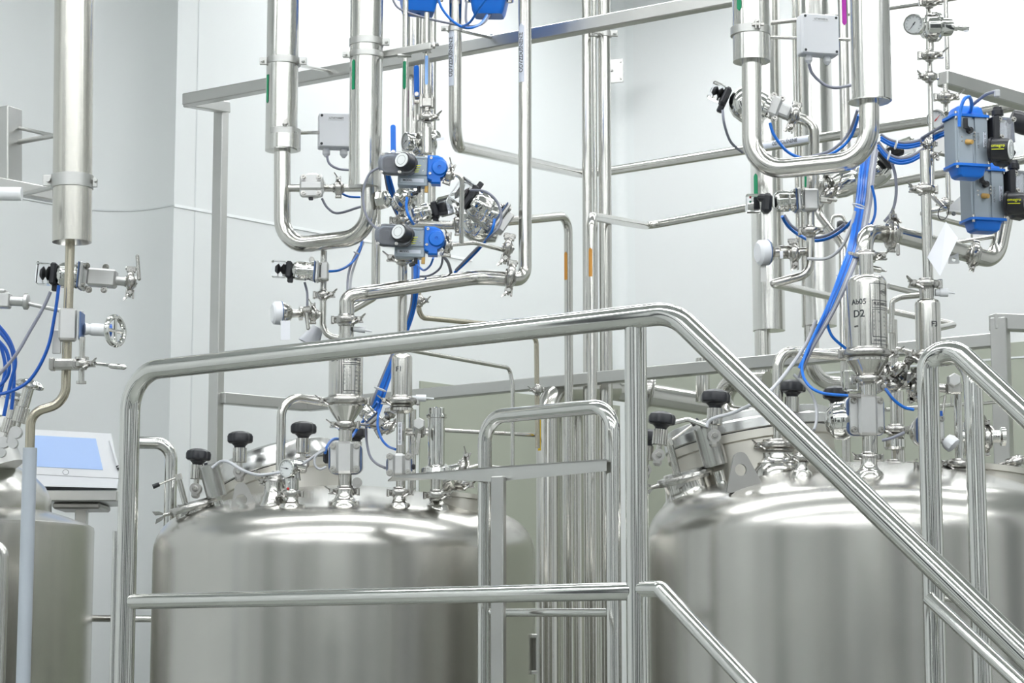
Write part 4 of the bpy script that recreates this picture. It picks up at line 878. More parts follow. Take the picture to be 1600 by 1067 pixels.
# tilted sight-glass port with lamp
def sight(t, x, y, Y, s, roll=14, lamp=(0, 0)):
    M = F(x, y, Y, roll, 0, 6, s)
    b = MB(M); b.lathe((0, -30, 0), (0, 0, 0), [(-30, 26), (-12, 40), (0, 44), (8, 36), (20, 33), (30, 33)], 48); b.build('sight_port', S_PIPE, t)
    b = MB(M); b.lathe((0, -2, 0), (0, 10, 0), [(0, 34), (1, 41), (5, 42), (7, 42), (11, 40), (12, 33)], 48); o = b.build('port_ring', S_DK, t)
    b = MB(M); b.cyl((0, 9, 0), (0, 13, 0), 30, seg=40); b.build('port_glass', S_LID, t)
    for e, a in ((-42, 1), (6, 1)):
        w = MB(M @ Matrix.Translation((e, 3, 36 if e > 0 else 12))); w.lathe((-9, 0, 0), (9, 0, 0), [(0, 3), (9, 3.4), (18, 2.6)], 12)
        for q in (1, -1): w.add([(-4, 0, 0), (-22, q * 3, 1), (-26, q * 11, 1), (-14, q * 8, 1), (-4, 0, -1.4), (-22, q * 3, -1), (-26, q * 11, -1), (-14, q * 8, -1)], [[0, 1, 2, 3], [7, 6, 5, 4], [0, 1, 5, 4], [1, 2, 6, 5], [2, 3, 7, 6], [3, 0, 4, 7]])
        w.build('wing_nut', S_DK, o)
    # lamp barrel and wiper lever
    b = MB(M @ Matrix.Translation((45, 10, 14))); b.lathe((0, 0, 0), (0, 56, 0), [(0, 17), (4, 17.5), (50, 17.5), (52, 18.4), (56, 18.4), (56, 16), (42, 15.5), (42, .1)], 40); la = b.build('sight_lamp', S_BRL, t)
    b = MB(M @ Matrix.Translation((45, 10, 14))); b.cyl((-4, 42, 2), (-4, 60, 2), 3.2, seg=10); b.build('lamp_terminal', BLACK, la)
    b = MB(M @ Matrix.Translation((-10, 4, 12))); b.cyl((0, 0, 0), (0, 50, 0), 5, seg=14); b.cyl((0, 50, 0), (0, 60, 0), 6.5, seg=8); lv = b.build('wiper_post', S_PIPE, t)
    dx = lamp[0]; b = MB(M @ Matrix.Translation((-10, 4, 12))); b.cyl((0, 55, 0), (dx, 55 + lamp[1], 6), 1.8, seg=8); b.build('lever_arm', S_PIPE, lv)
    b = MB(M @ Matrix.Translation((-10, 4, 12))); v = Vector((dx, lamp[1], 6)).normalized(); e = Vector((dx, 55 + lamp[1], 6)); b.cyl(e - v * 3, e + v * 9, 3.6, 4.2, 12); b.build('lever_knob', BLACK, lv)
    b = MB(M @ Matrix.Translation((45, 0, 26))); b.lathe((0, -26, 0), (0, 2, 0), [(0, 14), (6, 9), (14, 7), (28, 8)], 20); b.build('drain_nozzle', S_MIR, t)
S_BRL = steel('ribbed_barrel_steel', (0.55, 0.55, 0.54), 0.26, (140, 140, 2), 0.03, cvar=.05)
sight(TB, 303, 795, 4.84, .92, 15, (-36, -4))
sight(TC, 1072, 750, 4.32, 1.1, 15, (40, 16))
hose('pale grey cable arching from the lamp barrel over to the dial gauge', [(331, 731, 4.7), (345, 721, 4.7), (358, 722, 4.68), (380, 735, 4.66), (405, 742, 4.66), (438, 738, 4.66)], 5, LGREYH, None, 'cable', 'cable')
# nozzles with clamps, valve, filter on the middle tank
def stub(t, x, yt, yb, Y, d, m=None, name='stub_pipe'):
    a = P(x, yt, Y); c = drop(a, yb); b = MB(); b.cyl(c, a, d / 2 * U(Y), seg=28); return b.build(name, m or S_PIPE, t)
flare(TB, 538, 785, 4.665, 12.5, 20); clamp(TB, 539, 768, 4.69, 11.5, 0, -1, 0, .95)
DF = thing('filter_assembly', 'labelled steel filter housing with cone and square valve, standing on the middle tank', 'filter', tuple(P(539, 760, 4.69)))
h1, Mh, hh = filt(DF, 541, 534, 624, 4.69, 54)
clamp(DF, 540, 627, 4.69, 27, 0, -1, 0, 1.0); b = MB(F(540, 634, 4.69)); b.lathe((0, 0, 0), (0, -30, 0), [(0, 28), (3, 28), (29, 10), (30, 10)], 48); b.build('cone', S_PIPE, DF)
clamp(DF, 540, 664, 4.69, 10.5, 0, -1, 0, .95); stub(DF, 540, 660, 765, 4.69, 21)
valve_front(DF, 539.5, 716, 4.69, 54, 51, 21, 0, 24)
b = MB(F(558, 754, 4.69)); b.cyl((0, 0, -2), (0, 0, 4), 8, seg=24); b.cyl((0, 0, 3), (0, 0, 6), 4.5, seg=6); b.build('earth_tab', S_MATT, DF)
def etched(parent, M, R, k, y0, part='PLID100G23', logo=True, hand=(), w=34, rot=22, h=80):
    """etched data plate lettering bent round a housing of radius R"""
    Mr = M @ Matrix.Rotation(math.radians(rot), 4, 'Y')
    def ln(x0, ya, x1, yb, t=1.0):
        b = MB(Mr); n = max(1, int(abs(x1 - x0) / 3)); vs = []; 
        for i in range(n + 1):
            x = x0 + (x1 - x0) * i / n
            for s_ in (-1, 1):
                if abs(x1 - x0) > .1: g = x / R; y = ya + s_ * t / 2
                else: g = (x + s_ * t / 2) / R; y = ya
                vs.append(((R + .25) * math.sin(g), y, (R + .25) * math.cos(g)))
                if abs(x1 - x0) <= .1: vs.append(((R + .25) * math.sin(g), yb, (R + .25) * math.cos(g)))
        if abs(x1 - x0) > .1: b.add(vs, [[2 * i, 2 * i + 1, 2 * i + 3, 2 * i + 2] for i in range(n)])
        else: b.add(vs[:4], [[0, 1, 3, 2]])
        return b
    b = MB(); 
    for q in ((-w / 2, y0 + h / 2, w / 2, y0 + h / 2), (-w / 2, y0 - h / 2, w / 2, y0 - h / 2), (-w / 2, y0 - h / 2, -w / 2, y0 + h / 2),
              (-w / 2 + 3, y0 + h * .22, w / 2, y0 + h * .22), (-w / 2 + 3, y0 + h * .10, w / 2, y0 + h * .10), (-w / 2 + 3, y0 + h * .07, w / 2, y0 + h * .07), (-w / 2 + 3, y0 - h * .38, w / 2, y0 - h * .38),
              (-w / 2 + 3, y0 - h * .38, -w / 2 + 3, y0 + h * .07), (-w / 2 + 3, y0 + h * .10, -w / 2 + 3, y0 + h * .22)):
        l = ln(*q); o_ = len(b.v); b.v += l.v; b.f += [[i + o_ for i in f] for f in l.f]
    b.build('etched_frame', INK, parent)
    text.off = (2, y0 + h * .16); text(part, Mr, 6.6, INK, parent, R=R, squeeze=.92)
    if logo:
        text.off = (w * .22, y0 + h * .36); text('PALL', Mr, 6.2, INK, parent, R=R)
        b = MB(Mr); vs = []
        for i in range(33):
            g = 2 * math.pi * i / 32
            for rr in (1, .93): x = w * .22 + 9 * rr * math.cos(g); vs.append(((R + .3) * math.sin(x / R), y0 + h * .36 + 4.6 * rr * math.sin(g), (R + .3) * math.cos(x / R)))
        b.add(vs, [[2 * i, 2 * i + 1, 2 * i + 3, 2 * i + 2] for i in range(32)]); b.build('oval_mark', INK, parent)
    for r_, (a_, b_, c_) in enumerate((('P', 'V', '-1'), ('S', ' ', '-14.5'), ('C', 'x', '-10'), ('S', ' ', '14'), ('V', '-', '1'), (' ', ' ', '1.5'))):
        for x, tt in ((-w * .36, a_), (-w * .12, b_), (w * .2, c_), (w * .42, '150')):
            if tt.strip(): text.off = (x, y0 + h * .02 - r_ * h * .07); text(tt, Mr, 4.2, INKG, parent, R=R)
    text.off = (-w * .05, y0 - h * .44); text('M160013609', Mr, 4.6, INKG, parent, R=R)
    for tt, x, y, sz in hand: text.off = (x, y); text(tt, M, sz, INK, parent, R=R)
    text.off = (0, 0)
etched(h1, Mh, 27.2, 1, 46, 'PLID100G23', False, (('D1', -17, 62, 13),), 34, 26, 92)
SF = thing('filter_assembly', 'slim steel filter with lettered white sticker and small valve, standing on the middle tank', 'filter', tuple(P(624, 765, 4.6)))
h2, M2, hh = filt(SF, 628, 553, 624, 4.69, 33, None, 8)
text.off = (-4, 46); text('F1', M2, 11, INK, h2, R=16.6); text.off = (0, 0)
clamp(SF, 627, 627, 4.69, 17, 0, -1, 0, 1.0); b = MB(F(627, 634, 4.69)); b.cyl((0, 0, 0), (0, -3, 0), 16); b.build('seal', BLACK, SF)
b = MB(F(627, 637, 4.69)); b.lathe((0, 0, 0), (0, -10, 0), [(0, 18), (1, 19), (5, 19), (9, 12), (10, 8)], 32); b.build('flange', S_PIPE, SF)
b = MB(F(652, 622, 4.69)); b.cyl((-9, 0, 0), (-2, 0, 0), 4); b.cyl((-2, 0, 0), (14, 0, 0), 5.5); b.cyl((14, 0, 0), (26, -1, 0), 1.3); b.build('white_probe', WHITE, SF)
pst = stub(SF, 627, 642, 768, 4.69, 15); M = Matrix.Translation(P(626, 678, 4.69)) @ BASE @ Matrix.Scale(U(4.69), 4)
b = MB(M); b.add([((7.8) * math.sin(g), y, 7.8 * math.cos(g)) for y in (-18, 18) for g in [math.radians(-32 + 8 * k) for k in range(7)]], [[k, k + 1, k + 8, k + 7] for k in range(6)]); b.build('paper_label', PAPER, pst)
text.off = (0, 0); M_ = M @ Matrix.Rotation(math.radians(-9), 4, 'Y'); text('V25 1050 1590V 21', M_, 4.4, INK, pst, R=7.9, rot=-90, lift=.3, squeeze=.9)
valve_front(SF, 624, 727, 4.69, 42, 35, 15, 0, 19); clamp(SF, 624, 770, 4.69, 9, 0, 1, 0, .9); flare(TB, 624, 788, 4.685, 9.5, 16)
# capped cylinder
CF = thing('overflow_cylinder', 'capped polished cylinder at the right of the middle tank top', 'cylinder', tuple(P(683, 770, 4.69)))
stub(CF, 682, 650, 735, 4.69, 27, S_MIR, 'barrel'); b = MB(F(682, 650, 4.69)); b.lathe((0, -4, 0), (0, 13, 0), [(0, 14), (.5, 16), (6, 16), (6.5, 12.5), (16, 12.5), (17, 11.5)], 32)
b.cyl((-13, -1, 6), (-8, -1, 13), 3.5, seg=6); b.cyl((8, -1, 13), (13, -1, 14), 3.5, seg=6); b.build('cap_ring', S_MIR, CF)
b = MB(F(682, 735, 4.69)); b.lathe((0, 8, 0), (0, -10, 0), [(0, 14), (5, 24), (12, 25), (15, 18), (18, 11)], 32); b.build('foot_flange', S_MIR, CF)
stub(CF, 682, 742, 775, 4.69, 19); clamp(CF, 682, 774, 4.69, 10, 0, 1, 0, .9); flare(TB, 682, 791, 4.725, 10.5, 16)
b = MB(F(668, 677, 4.74)); b.cyl((-34, 0, 0), (6, 0, 0), 3.6, seg=14); b.cyl((-34, 6, -5), (6, 6, -5), 2.6, seg=14); b.build('side_tubes', S_PIPE, CF)
SV = thing('sampling_valve', 'small sampling valve with hexagonal white knob and swinging tag beside the capped cylinder', 'valve', tuple(P(655, 680, 4.6)))
b = MB(F(655, 663, 4.62)); b.lathe((0, 0, 0), (0, 0, 14), [(0, 10), (2, 10.5), (12, 10), (14, 8.5)], 6); b.build('hexagonal_knob', S_CAST, SV); b = MB(F(655, 674, 4.66)); b.box((0, 0, 0), (21, 16, 14), 3); b.cyl((0, -8, 0), (0, 6, 6), 8); b.build('valve_body', S_DK, SV)
b = MB(F(655, 690, 4.6)); b.cyl((-2, 8, 0), (-22, -22, 0), .6, seg=6); b.build('chain', S_DK, SV); b = MB(F(653, 694, 4.6, -8)); b.box((0, 0, 0), (6, 34, 1.4), .4); b.build('swing_tag', S_DK, SV)
# clamp cluster at the right end of the top
CL = thing('port_valve', 'cluster of bright clamps and flanged elbow right of the capped cylinder', 'valve', tuple(P(715, 740, 4.8)))
b = MB(F(704, 740, 4.8)); b.lathe((-14, -8, 0), (18, 6, 4), [(0, 16), (6, 22), (14, 22), (18, 15), (34, 12)], 32); b.build('elbow_body', S_MIR, CL)
clamp(CL, 722, 732, 4.8, 11, 70, 1, 0, 1.1); clamp(CL, 700, 752, 4.8, 12, 82, -1, 0, 1); clamp(CL, 716, 758, 4.85, 11, 0, 1, 0, 1)
b = MB(); b.tube([P(728, 733, 4.85), P(745, 728, 4.9), P(790, 732, 5.0)], 4 * U(4.8), .02); b.build('outlet_tube', S_PIPE, CL)
b = MB(F(722, 790, 4.8, -6)); b.lathe((0, -16, 0), (0, 18, 0), [(0, 32), (26, 32), (27, 37), (34, 37), (34.5, 20)], 48); b.build('rim_port', S_FLATM, TB)
# dip pipe with gauge on the left
pp_ = pipe('bent pipe rising behind the gauge and turning right to the first filter', [(438, 752, 4.8), (440, 618, 4.8), (522, 630, 4.85)], 14.5, 30); clamp(pp_, 434, 745, 4.78, 9, 0, -1, 0, 1.2)
clamp(TB, 432, 754, 4.73, 14, 0, -1, 0, .9); flare(TB, 427, 784, 4.70, 14, 30, 1.5)
G = thing('dial_gauge', 'round white dial gauge with black needle on the middle tank, left of the filters', 'gauge', tuple(P(452, 765, 4.67)))
gauge(G, 449, 732, 4.67, 15.5, -32, 0, 170, 10); b = MB(F(466, 727, 4.67)); b.cyl((-10, 3, -4), (10, -1, -10), 9); b.cyl((-4, -10, -5), (-2, -24, -6), 6); b.build('gauge_neck', S_MIR, G); b = MB(F(456, 757, 4.67)); b.cyl((0, -8, 0), (0, 9, 0), 11); b.cyl((-4, 3, 9), (-4, 3, 12), 1.8, seg=8); b.build('gauge_foot', S_MIR, G)
b = MB(F(451, 764, 4.67)); b.cyl((0, 0, 9), (0, 0, 12), 1.8, seg=10); b.build('red_dot', REDP, G)
clamp(TB, 455, 772, 4.67, 10, 0, -1, 0, .8); flare(TB, 455, 789, 4.665, 10.5, 14)
T = thing('pneumatic_valve', 'ribbed silver valve head leaning beside the cone of the first filter', 'valve', tuple(P(590, 665, 4.9)))
head(T, 586, 658, 4.9, 134, 12, 22, 0, None, (14, 20), 0, 1); b = MB(); b.cyl(P(592, 662, 4.9), P(604, 667, 4.9), 4 * U(4.9)); b.cyl(P(556, 662, 4.8), P(592, 666, 4.9), 2.6 * U(4.9)); b.build('outlet_tube', S_PIPE, T)
clamp(T, 606, 668, 4.88, 7, 30, 1, 0, 1.2); clamp(T, 610, 645, 4.9, 5, 60, 1, 0, 1.0)
b = MB(F(607, 641, 4.88)); b.box((0, 0, 0), (11, 7, 9), 1); b.build('small_block', S_DK, T)
b = MB(F(515, 716, 4.7)); b.box((-6, 4, -14), (10, 22, 14), 3); b.build('cable_socket', BLACK, DF)
b = MB(F(646, 729, 4.62)); b.box((0, 0, -2), (6, 9, 8), 2); b.build('plug', BLACK, SF)
pipe('vertical pipe hidden behind the slim filter and its valve', [(644, 640, 4.95), ('v', 775)], 13)
# hoses of the middle cluster
bm = 'hose bundle behind the blue actuators'
for k, (dx, m_) in enumerate(((-4, GREYH), (-1.5, BLUEH), (1.5, BLUEH), (4, BLUED), (6, BLUEH))):
    nm = ('grey cable at the left side of', 'leftmost blue hose of', 'middle blue hose of', 'darkest blue hose of', 'rightmost blue hose of')[k] + ' the bundle dropping behind the side-lying actuators'
    hose(nm, [(604 + dx * .6, 272, 4.95), (613 + dx, 310, 5.0), (628 + dx, 345, 5.05), (646 + dx, 400, 5.05), (648 + dx * .8, 440, 5.0), (642 + dx * .6, 490, 5.0), (614 + dx, 560, 5.0), (596 + dx * 1.3, 606, 4.95), (584 + dx * 1.6, 640, 4.95), (576 + dx * (2.6 if k % 2 else 1), 668, 4.92)], 4.6, m_, bm)
hose('blue hose branching from the bundle to the first filter valve', [(590, 628, 4.9), (560, 668, 4.95), (545, 686, 4.9), (522, 686, 4.8), (511, 698, 4.72), (508, 708, 4.7)], 4.6)
hose('blue hose curling from the bundle to the slim filter valve', [(592, 640, 4.88), (590, 665, 4.86), (596, 685, 4.84), (606, 697, 4.82), (618, 702, 4.75)], 4)
hose('grey cable hanging between the two filter valves', [(572, 668, 4.9), (573, 690, 4.9), (578, 712, 4.86), (588, 724, 4.8), (602, 731, 4.7)], 4.2, GREYH, None, 'cable', 'cable')
hose('grey cable from the gauge side to the first filter valve', [(508, 700, 4.7), (492, 712, 4.7), (474, 724, 4.66)], 4.6, LGREYH, None, 'cable', 'cable')
hose('short grey cable loop left of the first filter valve', [(508, 703, 4.68), (494, 712, 4.68), (492, 726, 4.68), (500, 733, 4.68), (510, 729, 4.68)], 4, LGREYH, None, 'cable', 'cable')
hose('blue hose swinging from behind the U-bend to the small valve block', [(566, 376, 5.0), (560, 396, 4.98), (548, 412, 4.94), (530, 422, 4.9), (512, 424, 4.88)], 4)
hose('pair of grey cables falling from the blue swinging hose to the long pipe, left one', [(563, 385, 5.05), (550, 410, 5.05), (544, 432, 5.05), (543, 458, 5.0)], 4, GREYH, None, 'cable', 'cable')
hose('pair of grey cables falling from the blue swinging hose, right one', [(568, 378, 5.08), (556, 408, 5.08), (549, 432, 5.08), (547, 460, 5.03)], 4, LGREYH, None, 'cable', 'cable')
hose('black-grey cable bulging left of both side-lying actuators', [(592, 262, 4.72), (577, 272, 4.72), (568, 296, 4.72), (569, 325, 4.72), (577, 345, 4.72), (590, 358, 4.72)], 4, GREYH, None, 'cable', 'cable')
hose('blue hose between the elbow of the upper actuator and the lower actuator', [(636, 308, 4.6), (635, 325, 4.6), (640, 340, 4.6), (646, 350, 4.62)], 4.5)
hose('grey cable looping out right of the big angled valve', [(736, 297, 4.95), (760, 300, 4.9), (778, 318, 4.9), (783, 345, 4.9), (770, 366, 4.9), (745, 388, 4.95), (712, 422, 5.0)], 4.2, GREYH, None, 'cable', 'cable')
hose('blue hose from the big angled valve down to the long horizontal pipe', [(773, 342, 4.9), (768, 362, 4.9), (752, 385, 4.94), (730, 408, 5.0), (710, 426, 5.02)], 4.5)
hose('blue hose looping under the lower actuator to the bundle', [(677, 403, 4.85), (672, 415, 4.88), (662, 422, 4.95), (652, 414, 5.0)], 3.6)
hose('grey cable dropping right of the lower actuator to the long pipe', [(689, 396, 4.85), (700, 410, 4.9), (705, 428, 5.0)], 5.5, GREYH, None, 'cable', 'cable')
hose('thin grey cable curving below the lower actuator', [(692, 400, 4.88), (688, 418, 4.95), (672, 430, 5.0), (652, 432, 5.05)], 3.6, GREYH, None, 'cable', 'cable')
for i, (x_, y_, Y_) in enumerate(((594, 608, 4.88), (557, 395, 4.95))):
    b = MB(F(x_, y_, Y_, -20)); b.ring((0, 0, 0), (0, 1, 0), 9 if i == 0 else 4, 1.1, 20, 6); solo(b, 'cable_tie', WHITE, ('white cable tie round the blue bundle under the long rail', 'white cable tie round the hoses under the left U-bend')[i], 'cable tie')
# two big blue actuators cut by the top edge
for lab, x_, y_, w_ in (('blue actuator cap hanging into the top edge, left of the vent pipe', 655, -14, 66), ('blue actuator cap hanging into the top edge, right of the vent pipe', 765, -10, 66)):
    T = thing('pneumatic_actuator', lab, 'actuator', tuple(P(x_, y_, 5.2))); M = F(x_, y_, 5.2, -2, 8 if x_ < 700 else -6)
    b = MB(M); lay = [(-6, 1.12), (-10, 1.12), (-12, .92), (-32, .8), (-38, .74)] if x_ < 700 else [(-4, 1.12), (-8, 1.12), (-10, .9), (-32, .78), (-38, .7)]
    pl_ = rrect(w_, 52, 9); b.add([(p[0] * k, h, p[1] * k) for h, k in [(60, 1.0)] + lay for p in pl_], [[i * 24 + j, i * 24 + (j + 1) % 24, (i + 1) * 24 + (j + 1) % 24, (i + 1) * 24 + j] for i in range(5) for j in range(24)] + [list(range(24))[::-1], [120 + j for j in range(24)]]); b.build('end_cap', BLUE, T)
    b = MB(M); b.cyl((0, -36, 0), (0, -39, 0), 4); b.build('cap_plug', BLUED, T)
    for sx in (-1, 1): q = MB(M); q.cyl((sx * 34, 0, 12), (sx * 34, -18, 12), 4.4, seg=12); q.build('bolt', S_DK, T)
hose('long grey cable sagging between the two blue caps at the top', [(612, -6, 5.0), (622, 12, 5.0), (650, 24, 5.0), (690, 34, 5.05), (725, 40, 5.1), (752, 38, 5.1), (768, 20, 5.2)], 4, GREYH, None, 'cable', 'cable')
hose('blue hose sagging from the left blue cap to the right one', [(684, -6, 5.0), (690, 12, 5.0), (704, 30, 5.0), (722, 42, 5.0), (738, 43, 5.0), (752, 36, 5.05), (761, 24, 5.1)], 4.4)
hose('blue hose crossing in front of the right blue cap', [(764, -8, 4.9), (748, 14, 4.92), (735, 34, 4.96), (722, 42, 5.0)], 4.2)
hose('short grey cable left of the right blue cap', [(729, 2, 5.0), (728, 30, 5.0), (732, 40, 5.0)], 4.4, GREYH, None, 'cable', 'cable')

p = P(826, 1022, 4.95); T = thing('hinge_bracket', 'dark hinge bracket low on the right side of the middle tank', 'bracket', tuple(p))
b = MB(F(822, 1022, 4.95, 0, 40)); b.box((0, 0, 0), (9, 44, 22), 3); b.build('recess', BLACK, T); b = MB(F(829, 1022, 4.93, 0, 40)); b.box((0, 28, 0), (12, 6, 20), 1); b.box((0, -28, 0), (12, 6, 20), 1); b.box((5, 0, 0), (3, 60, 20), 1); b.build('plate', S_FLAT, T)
# ================================================================ right cluster
TR = thing('pipe', 'large U-shaped pipe with two clad legs at the upper right, one leg flanged', 'pipe', tuple(P(1200, 262, 4.3)))
b = MB(); b.tube(path([(1174, 80, 4.3), (1175, 268, 4.3), (1358, 250, 4.22), (1358, 130, 4.22)]), 15.8 * U(4.3), 52 * U(4.3), 32); b.build('pipe_bend', S_PIPE, TR)
o, a, r = clad(TR, 1172.5, -30, 97, 4.3, 60); strip(o, a, -20, 23, r, -44, 9 * U(4.3), GREEN, -1)
hanger(TR, 1172.5, 50, 4.3, 30, 13, ()); b = MB(F(1180, 47, 4.3)); b.box((-3, 0, 34), (3, 16, 7), .5); b.box((3, 0, 34), (3, 16, 7), .5); b.cyl((-9, 0, 34), (10, 0, 34), 3.4, seg=6); b.build('clamp_bolt', S_DK, TR)
o, a, r = clad(TR, 1358, -30, 158, 4.22, 64); b = MB(F(1358, 159, 4.22)); b.cyl((0, -1, 0), (0, 1, 0), 33.5, seg=56); b.build('end_disc', S_SLV, TR)
TK = thing('pipe', 'tall clad pipe standing behind the left leg of the large U-bend', 'pipe', tuple(P(1193, 515, 7.1)))
o, a, r = clad(TK, 1193, -30, 517, 7.1, 51); strip(o, a, 274, 330, r, -50, 8 * U(7.1), GREEN, 1)
b = MB(); b.tube(path([(1191, 500, 7.1), ('v', 612)]), 12.5 * U(7.1)); b.build('pipe_run', S_PIPE, TK)
TK = thing('pipe', 'tall clad pipe in the middle, behind the horizontal run of the large U-bend', 'pipe', tuple(P(1270, 508, 7.05)))
o, a, r = clad(TK, 1270, -30, 510, 7.05, 55); strip(o, a, 270, 296, r, -42, 9 * U(7.05), GREEN, 1)
b = MB(); b.tube(path([(1268, 495, 7.05), (1268, 596, 7.05), (1372, 604, 7.1)]), 12 * U(7.05), 34 * U(7.05)); b.build('pipe_run', S_PIPE, TK)
pipe('slim vertical pipe between the two tall clad pipes', [(1240, -20, 7.2), ('v', 400)], 8)
pipe('vertical pipe with a magenta sticker left of the flanged clad leg', [(1316, -20, 4.8), ('v', 236)], 16.5); strip(COL.objects[-1], P(1316, -20, 4.8), -15, 42, 8.4 * U(4.8), 8, 7.5 * U(4.8), MAGE, -1)
pipe('vertical pipe far behind the white box at the upper right', [(1340, 250, 5.6), ('v', 560)], 17)
jbox('white plastic junction box beside the flanged clad leg, upper right', 1281, 54, 4.55, 63, 66, '-LT-KT10516', 14)
b = MB(); b.cyl(P(1200, 58, 4.62), P(1330, 62, 4.62), 2.8 * U(4.6)); solo(b, 'mounting_rod', S_PIPE, 'thin rod carrying the white junction box at the upper right', 'rod')
hose('grey cable curving from the white junction box to the flanged clad leg', [(1264, 100, 4.6), (1270, 116, 4.6), (1288, 132, 4.6), (1306, 137, 4.6), (1330, 133, 4.65)], 5, GREYH, None, 'cable', 'cable')
pipe('thin horizontal pipe at the top edge behind the flanged clad leg', [(1205, 36, 5.6), (1340, 20, 5.5), (1478, 0, 5.3), (1560, -14, 5.2)], 7, 10)
# ball-shaped valve left of the U-bend
T = thing('pneumatic_valve', 'egg-shaped pneumatic valve with clear cap poking out left of the large U-bend', 'valve', tuple(P(1160, 165, 4.5)))
M = F(1196, 176, 4.55, 155, 0); b = MB(M); b.lathe((-4, 0, 0), (70, 0, 0), [(0, 14), (3, 24), (10, 25), (11, 29), (16, 30), (34, 30), (48, 27), (58, 20), (64, 10), (66, .1)], 44); b.build('actuator_housing', S_MIR, T)
b = MB(M); b.box((69, 4, 0), (12, 32, 26), 4); b.box((68, 24, 0), (10, 14, 10), 2); b.build('cable_socket', BLACK, T)
b = MB(M); b.box((85, 2, 0), (22, 27, 22), 2); b.build('indicator_cap', CLEAR, T); b = MB(M); b.lathe((75, 2, 0), (92, 2, 0), [(0, 6), (4, 10), (8, 4), (12, 9), (17, 5)], 12); b.build('indicator_spool', INKG, T)
b = MB(F(1214, 170, 4.55, -22)); b.box((-6, 0, 0), (20, 34, 30), 4); b.box((10, 0, 0), (24, 20, 20), 3); v = b.build('valve_block', S_CAST, T); bolts(v, F(1206, 168, 4.55, -22), [(-4, 17, 10), (10, 17, 8), (-4, -17, 10), (10, -17, 8)], 3.4, 5)
T = pipe('elbow pipe with ring clamp turning down behind the large U-bend', [(1224, 178, 4.6), (1272, 192, 4.6), (1272, 300, 4.55)], 17, 26); clamp(T, 1240, 182, 4.58, 9, 72, -1, 0, 1.3)
hose('grey cable hanging from the egg-shaped valve to behind the U-bend', [(1129, 172, 4.5), (1132, 195, 4.5), (1142, 222, 4.55), (1160, 238, 4.6)], 4.4, GREYH, None, 'cable', 'cable')
# valve column below the U-bend
TC1 = pipe('drop pipe below the large U-bend that kinks left and back right', [(1267, 262, 4.35), (1266, 428, 4.35), (1208, 443, 4.35), (1300, 464, 4.8)], 13.5, [24, 4])
b = MB(F(1262, 313, 4.34)); b.box((4, 0, 0), (24, 34, 26), 2.5); b.build('valve_block', S_CAST, TC1)
clamp(TC1, 1266, 361, 4.34, 7.5, 0, 1, 0, 1.0); b = MB(F(1282, 313, 4.34, -5)); b.box((8, 0, 2), (20, 9, 6), 2); b.box((18, 1, 4), (16, 4, 10), 1.5); b.build('wing_lever', S_DK, TC1)
T = thing('valve_head', 'fluted pneumatic head with black socket left of the drop pipe under the large U-bend', 'valve', tuple(P(1230, 316, 4.34)))
head(T, 1250, 313, 4.34, 183, 17, 34, 0, None, None, 0, 1); b = MB(F(1196, 318, 4.33, -6)); b.box((2, 0, 0), (16, 32, 24), 5); b.box((-6, 8, 2), (16, 12, 16), 4); b.build('cable_socket', BLACK, T)
b = MB(F(1178, 318, 4.36)); b.box((0, 0, 0), (26, 29, 18), 2); b.build('indicator_cap', CLEAR, T); b = MB(F(1180, 318, 4.36)); b.box((2, 0, 0), (9, 20, 8), 1); s_ = b.build('indicator_spool', INKG, T)
b = MB(F(1172, 320, 4.36)); b.box((0, 4, 3), (3, 3, 3), .3); b.build('green_lamp', GREEN, s_); b = MB(F(1172, 313, 4.36)); b.box((0, 4, 3), (3, 3, 3), .3); b.build('red_lamp', REDP, s_)
T = thing('pressure_sensor', 'round-headed steel sensor with blue ring left of the drop pipe, lower right cluster', 'sensor', tuple(P(1190, 400, 4.36)))
M = F(1262, 393, 4.36, 184, 16); b = MB(M); b.lathe((0, 0, 0), (80, 0, 0), [(0, 7), (18, 7), (19, 9), (26, 11), (28, 11), (30, 9), (36, 11), (50, 11), (51, 8), (58, 8), (60, 12), (64, 17), (68, 19)], 32); o = b.build('sensor_body', S_PIPE, T)
b = MB(M); b.lathe((68, 0, 0), (88, 0, 0), [(0, 19), (2, 20), (14, 20), (18, 15), (18.2, .1)], 40); b.build('sensor_cap', GREYP, T); b = MB(M); b.cyl((68, 0, 0), (69.6, 0, 0), 20.4, seg=40); b.build('blue_ring', GASK, T)
clamp(T, 1240, 396, 4.34, 8, 92, -1, 0, 1.3); b = MB(F(1193, 425, 4.34)); b.box((0, 0, 0), (9, 32, 1), .2); b.build('hanging_tag', S_FLAT, T); b = MB(F(1221, 398, 4.3)); b.box((0, 0, 0), (5, 12, 1), .2); b.build('paper_label', PAPER, o)
pipe('diagonal pipe sloping down right behind the blue hose bundle', [(1279, 300, 4.7), (1279, 334, 4.7), (1317, 384, 4.65), (1319, 560, 4.6)], 13, [22, 26])
T = thing('ball_knob_handle', 'small black ball knob on a curved bracket behind the blue hose bundle', 'handle', tuple(P(1312, 352, 4.9)))
b = MB(F(1312, 352, 4.9)); b.lathe((-5, 0, 0), (14, 0, 0), [(0, .1), (1, 6), (5, 8), (9, 8), (12, 6), (18, 5.5)], 20); b.build('knob', BLACK, T)
b = MB(); b.tube([P(1298, 352, 4.95), P(1300, 338, 4.95), P(1316, 336, 4.95), P(1323, 352, 4.95), P(1318, 362, 4.95)], 2.6 * U(4.9), 8 * U(4.9)); b.build('bracket', S_PIPE, T)
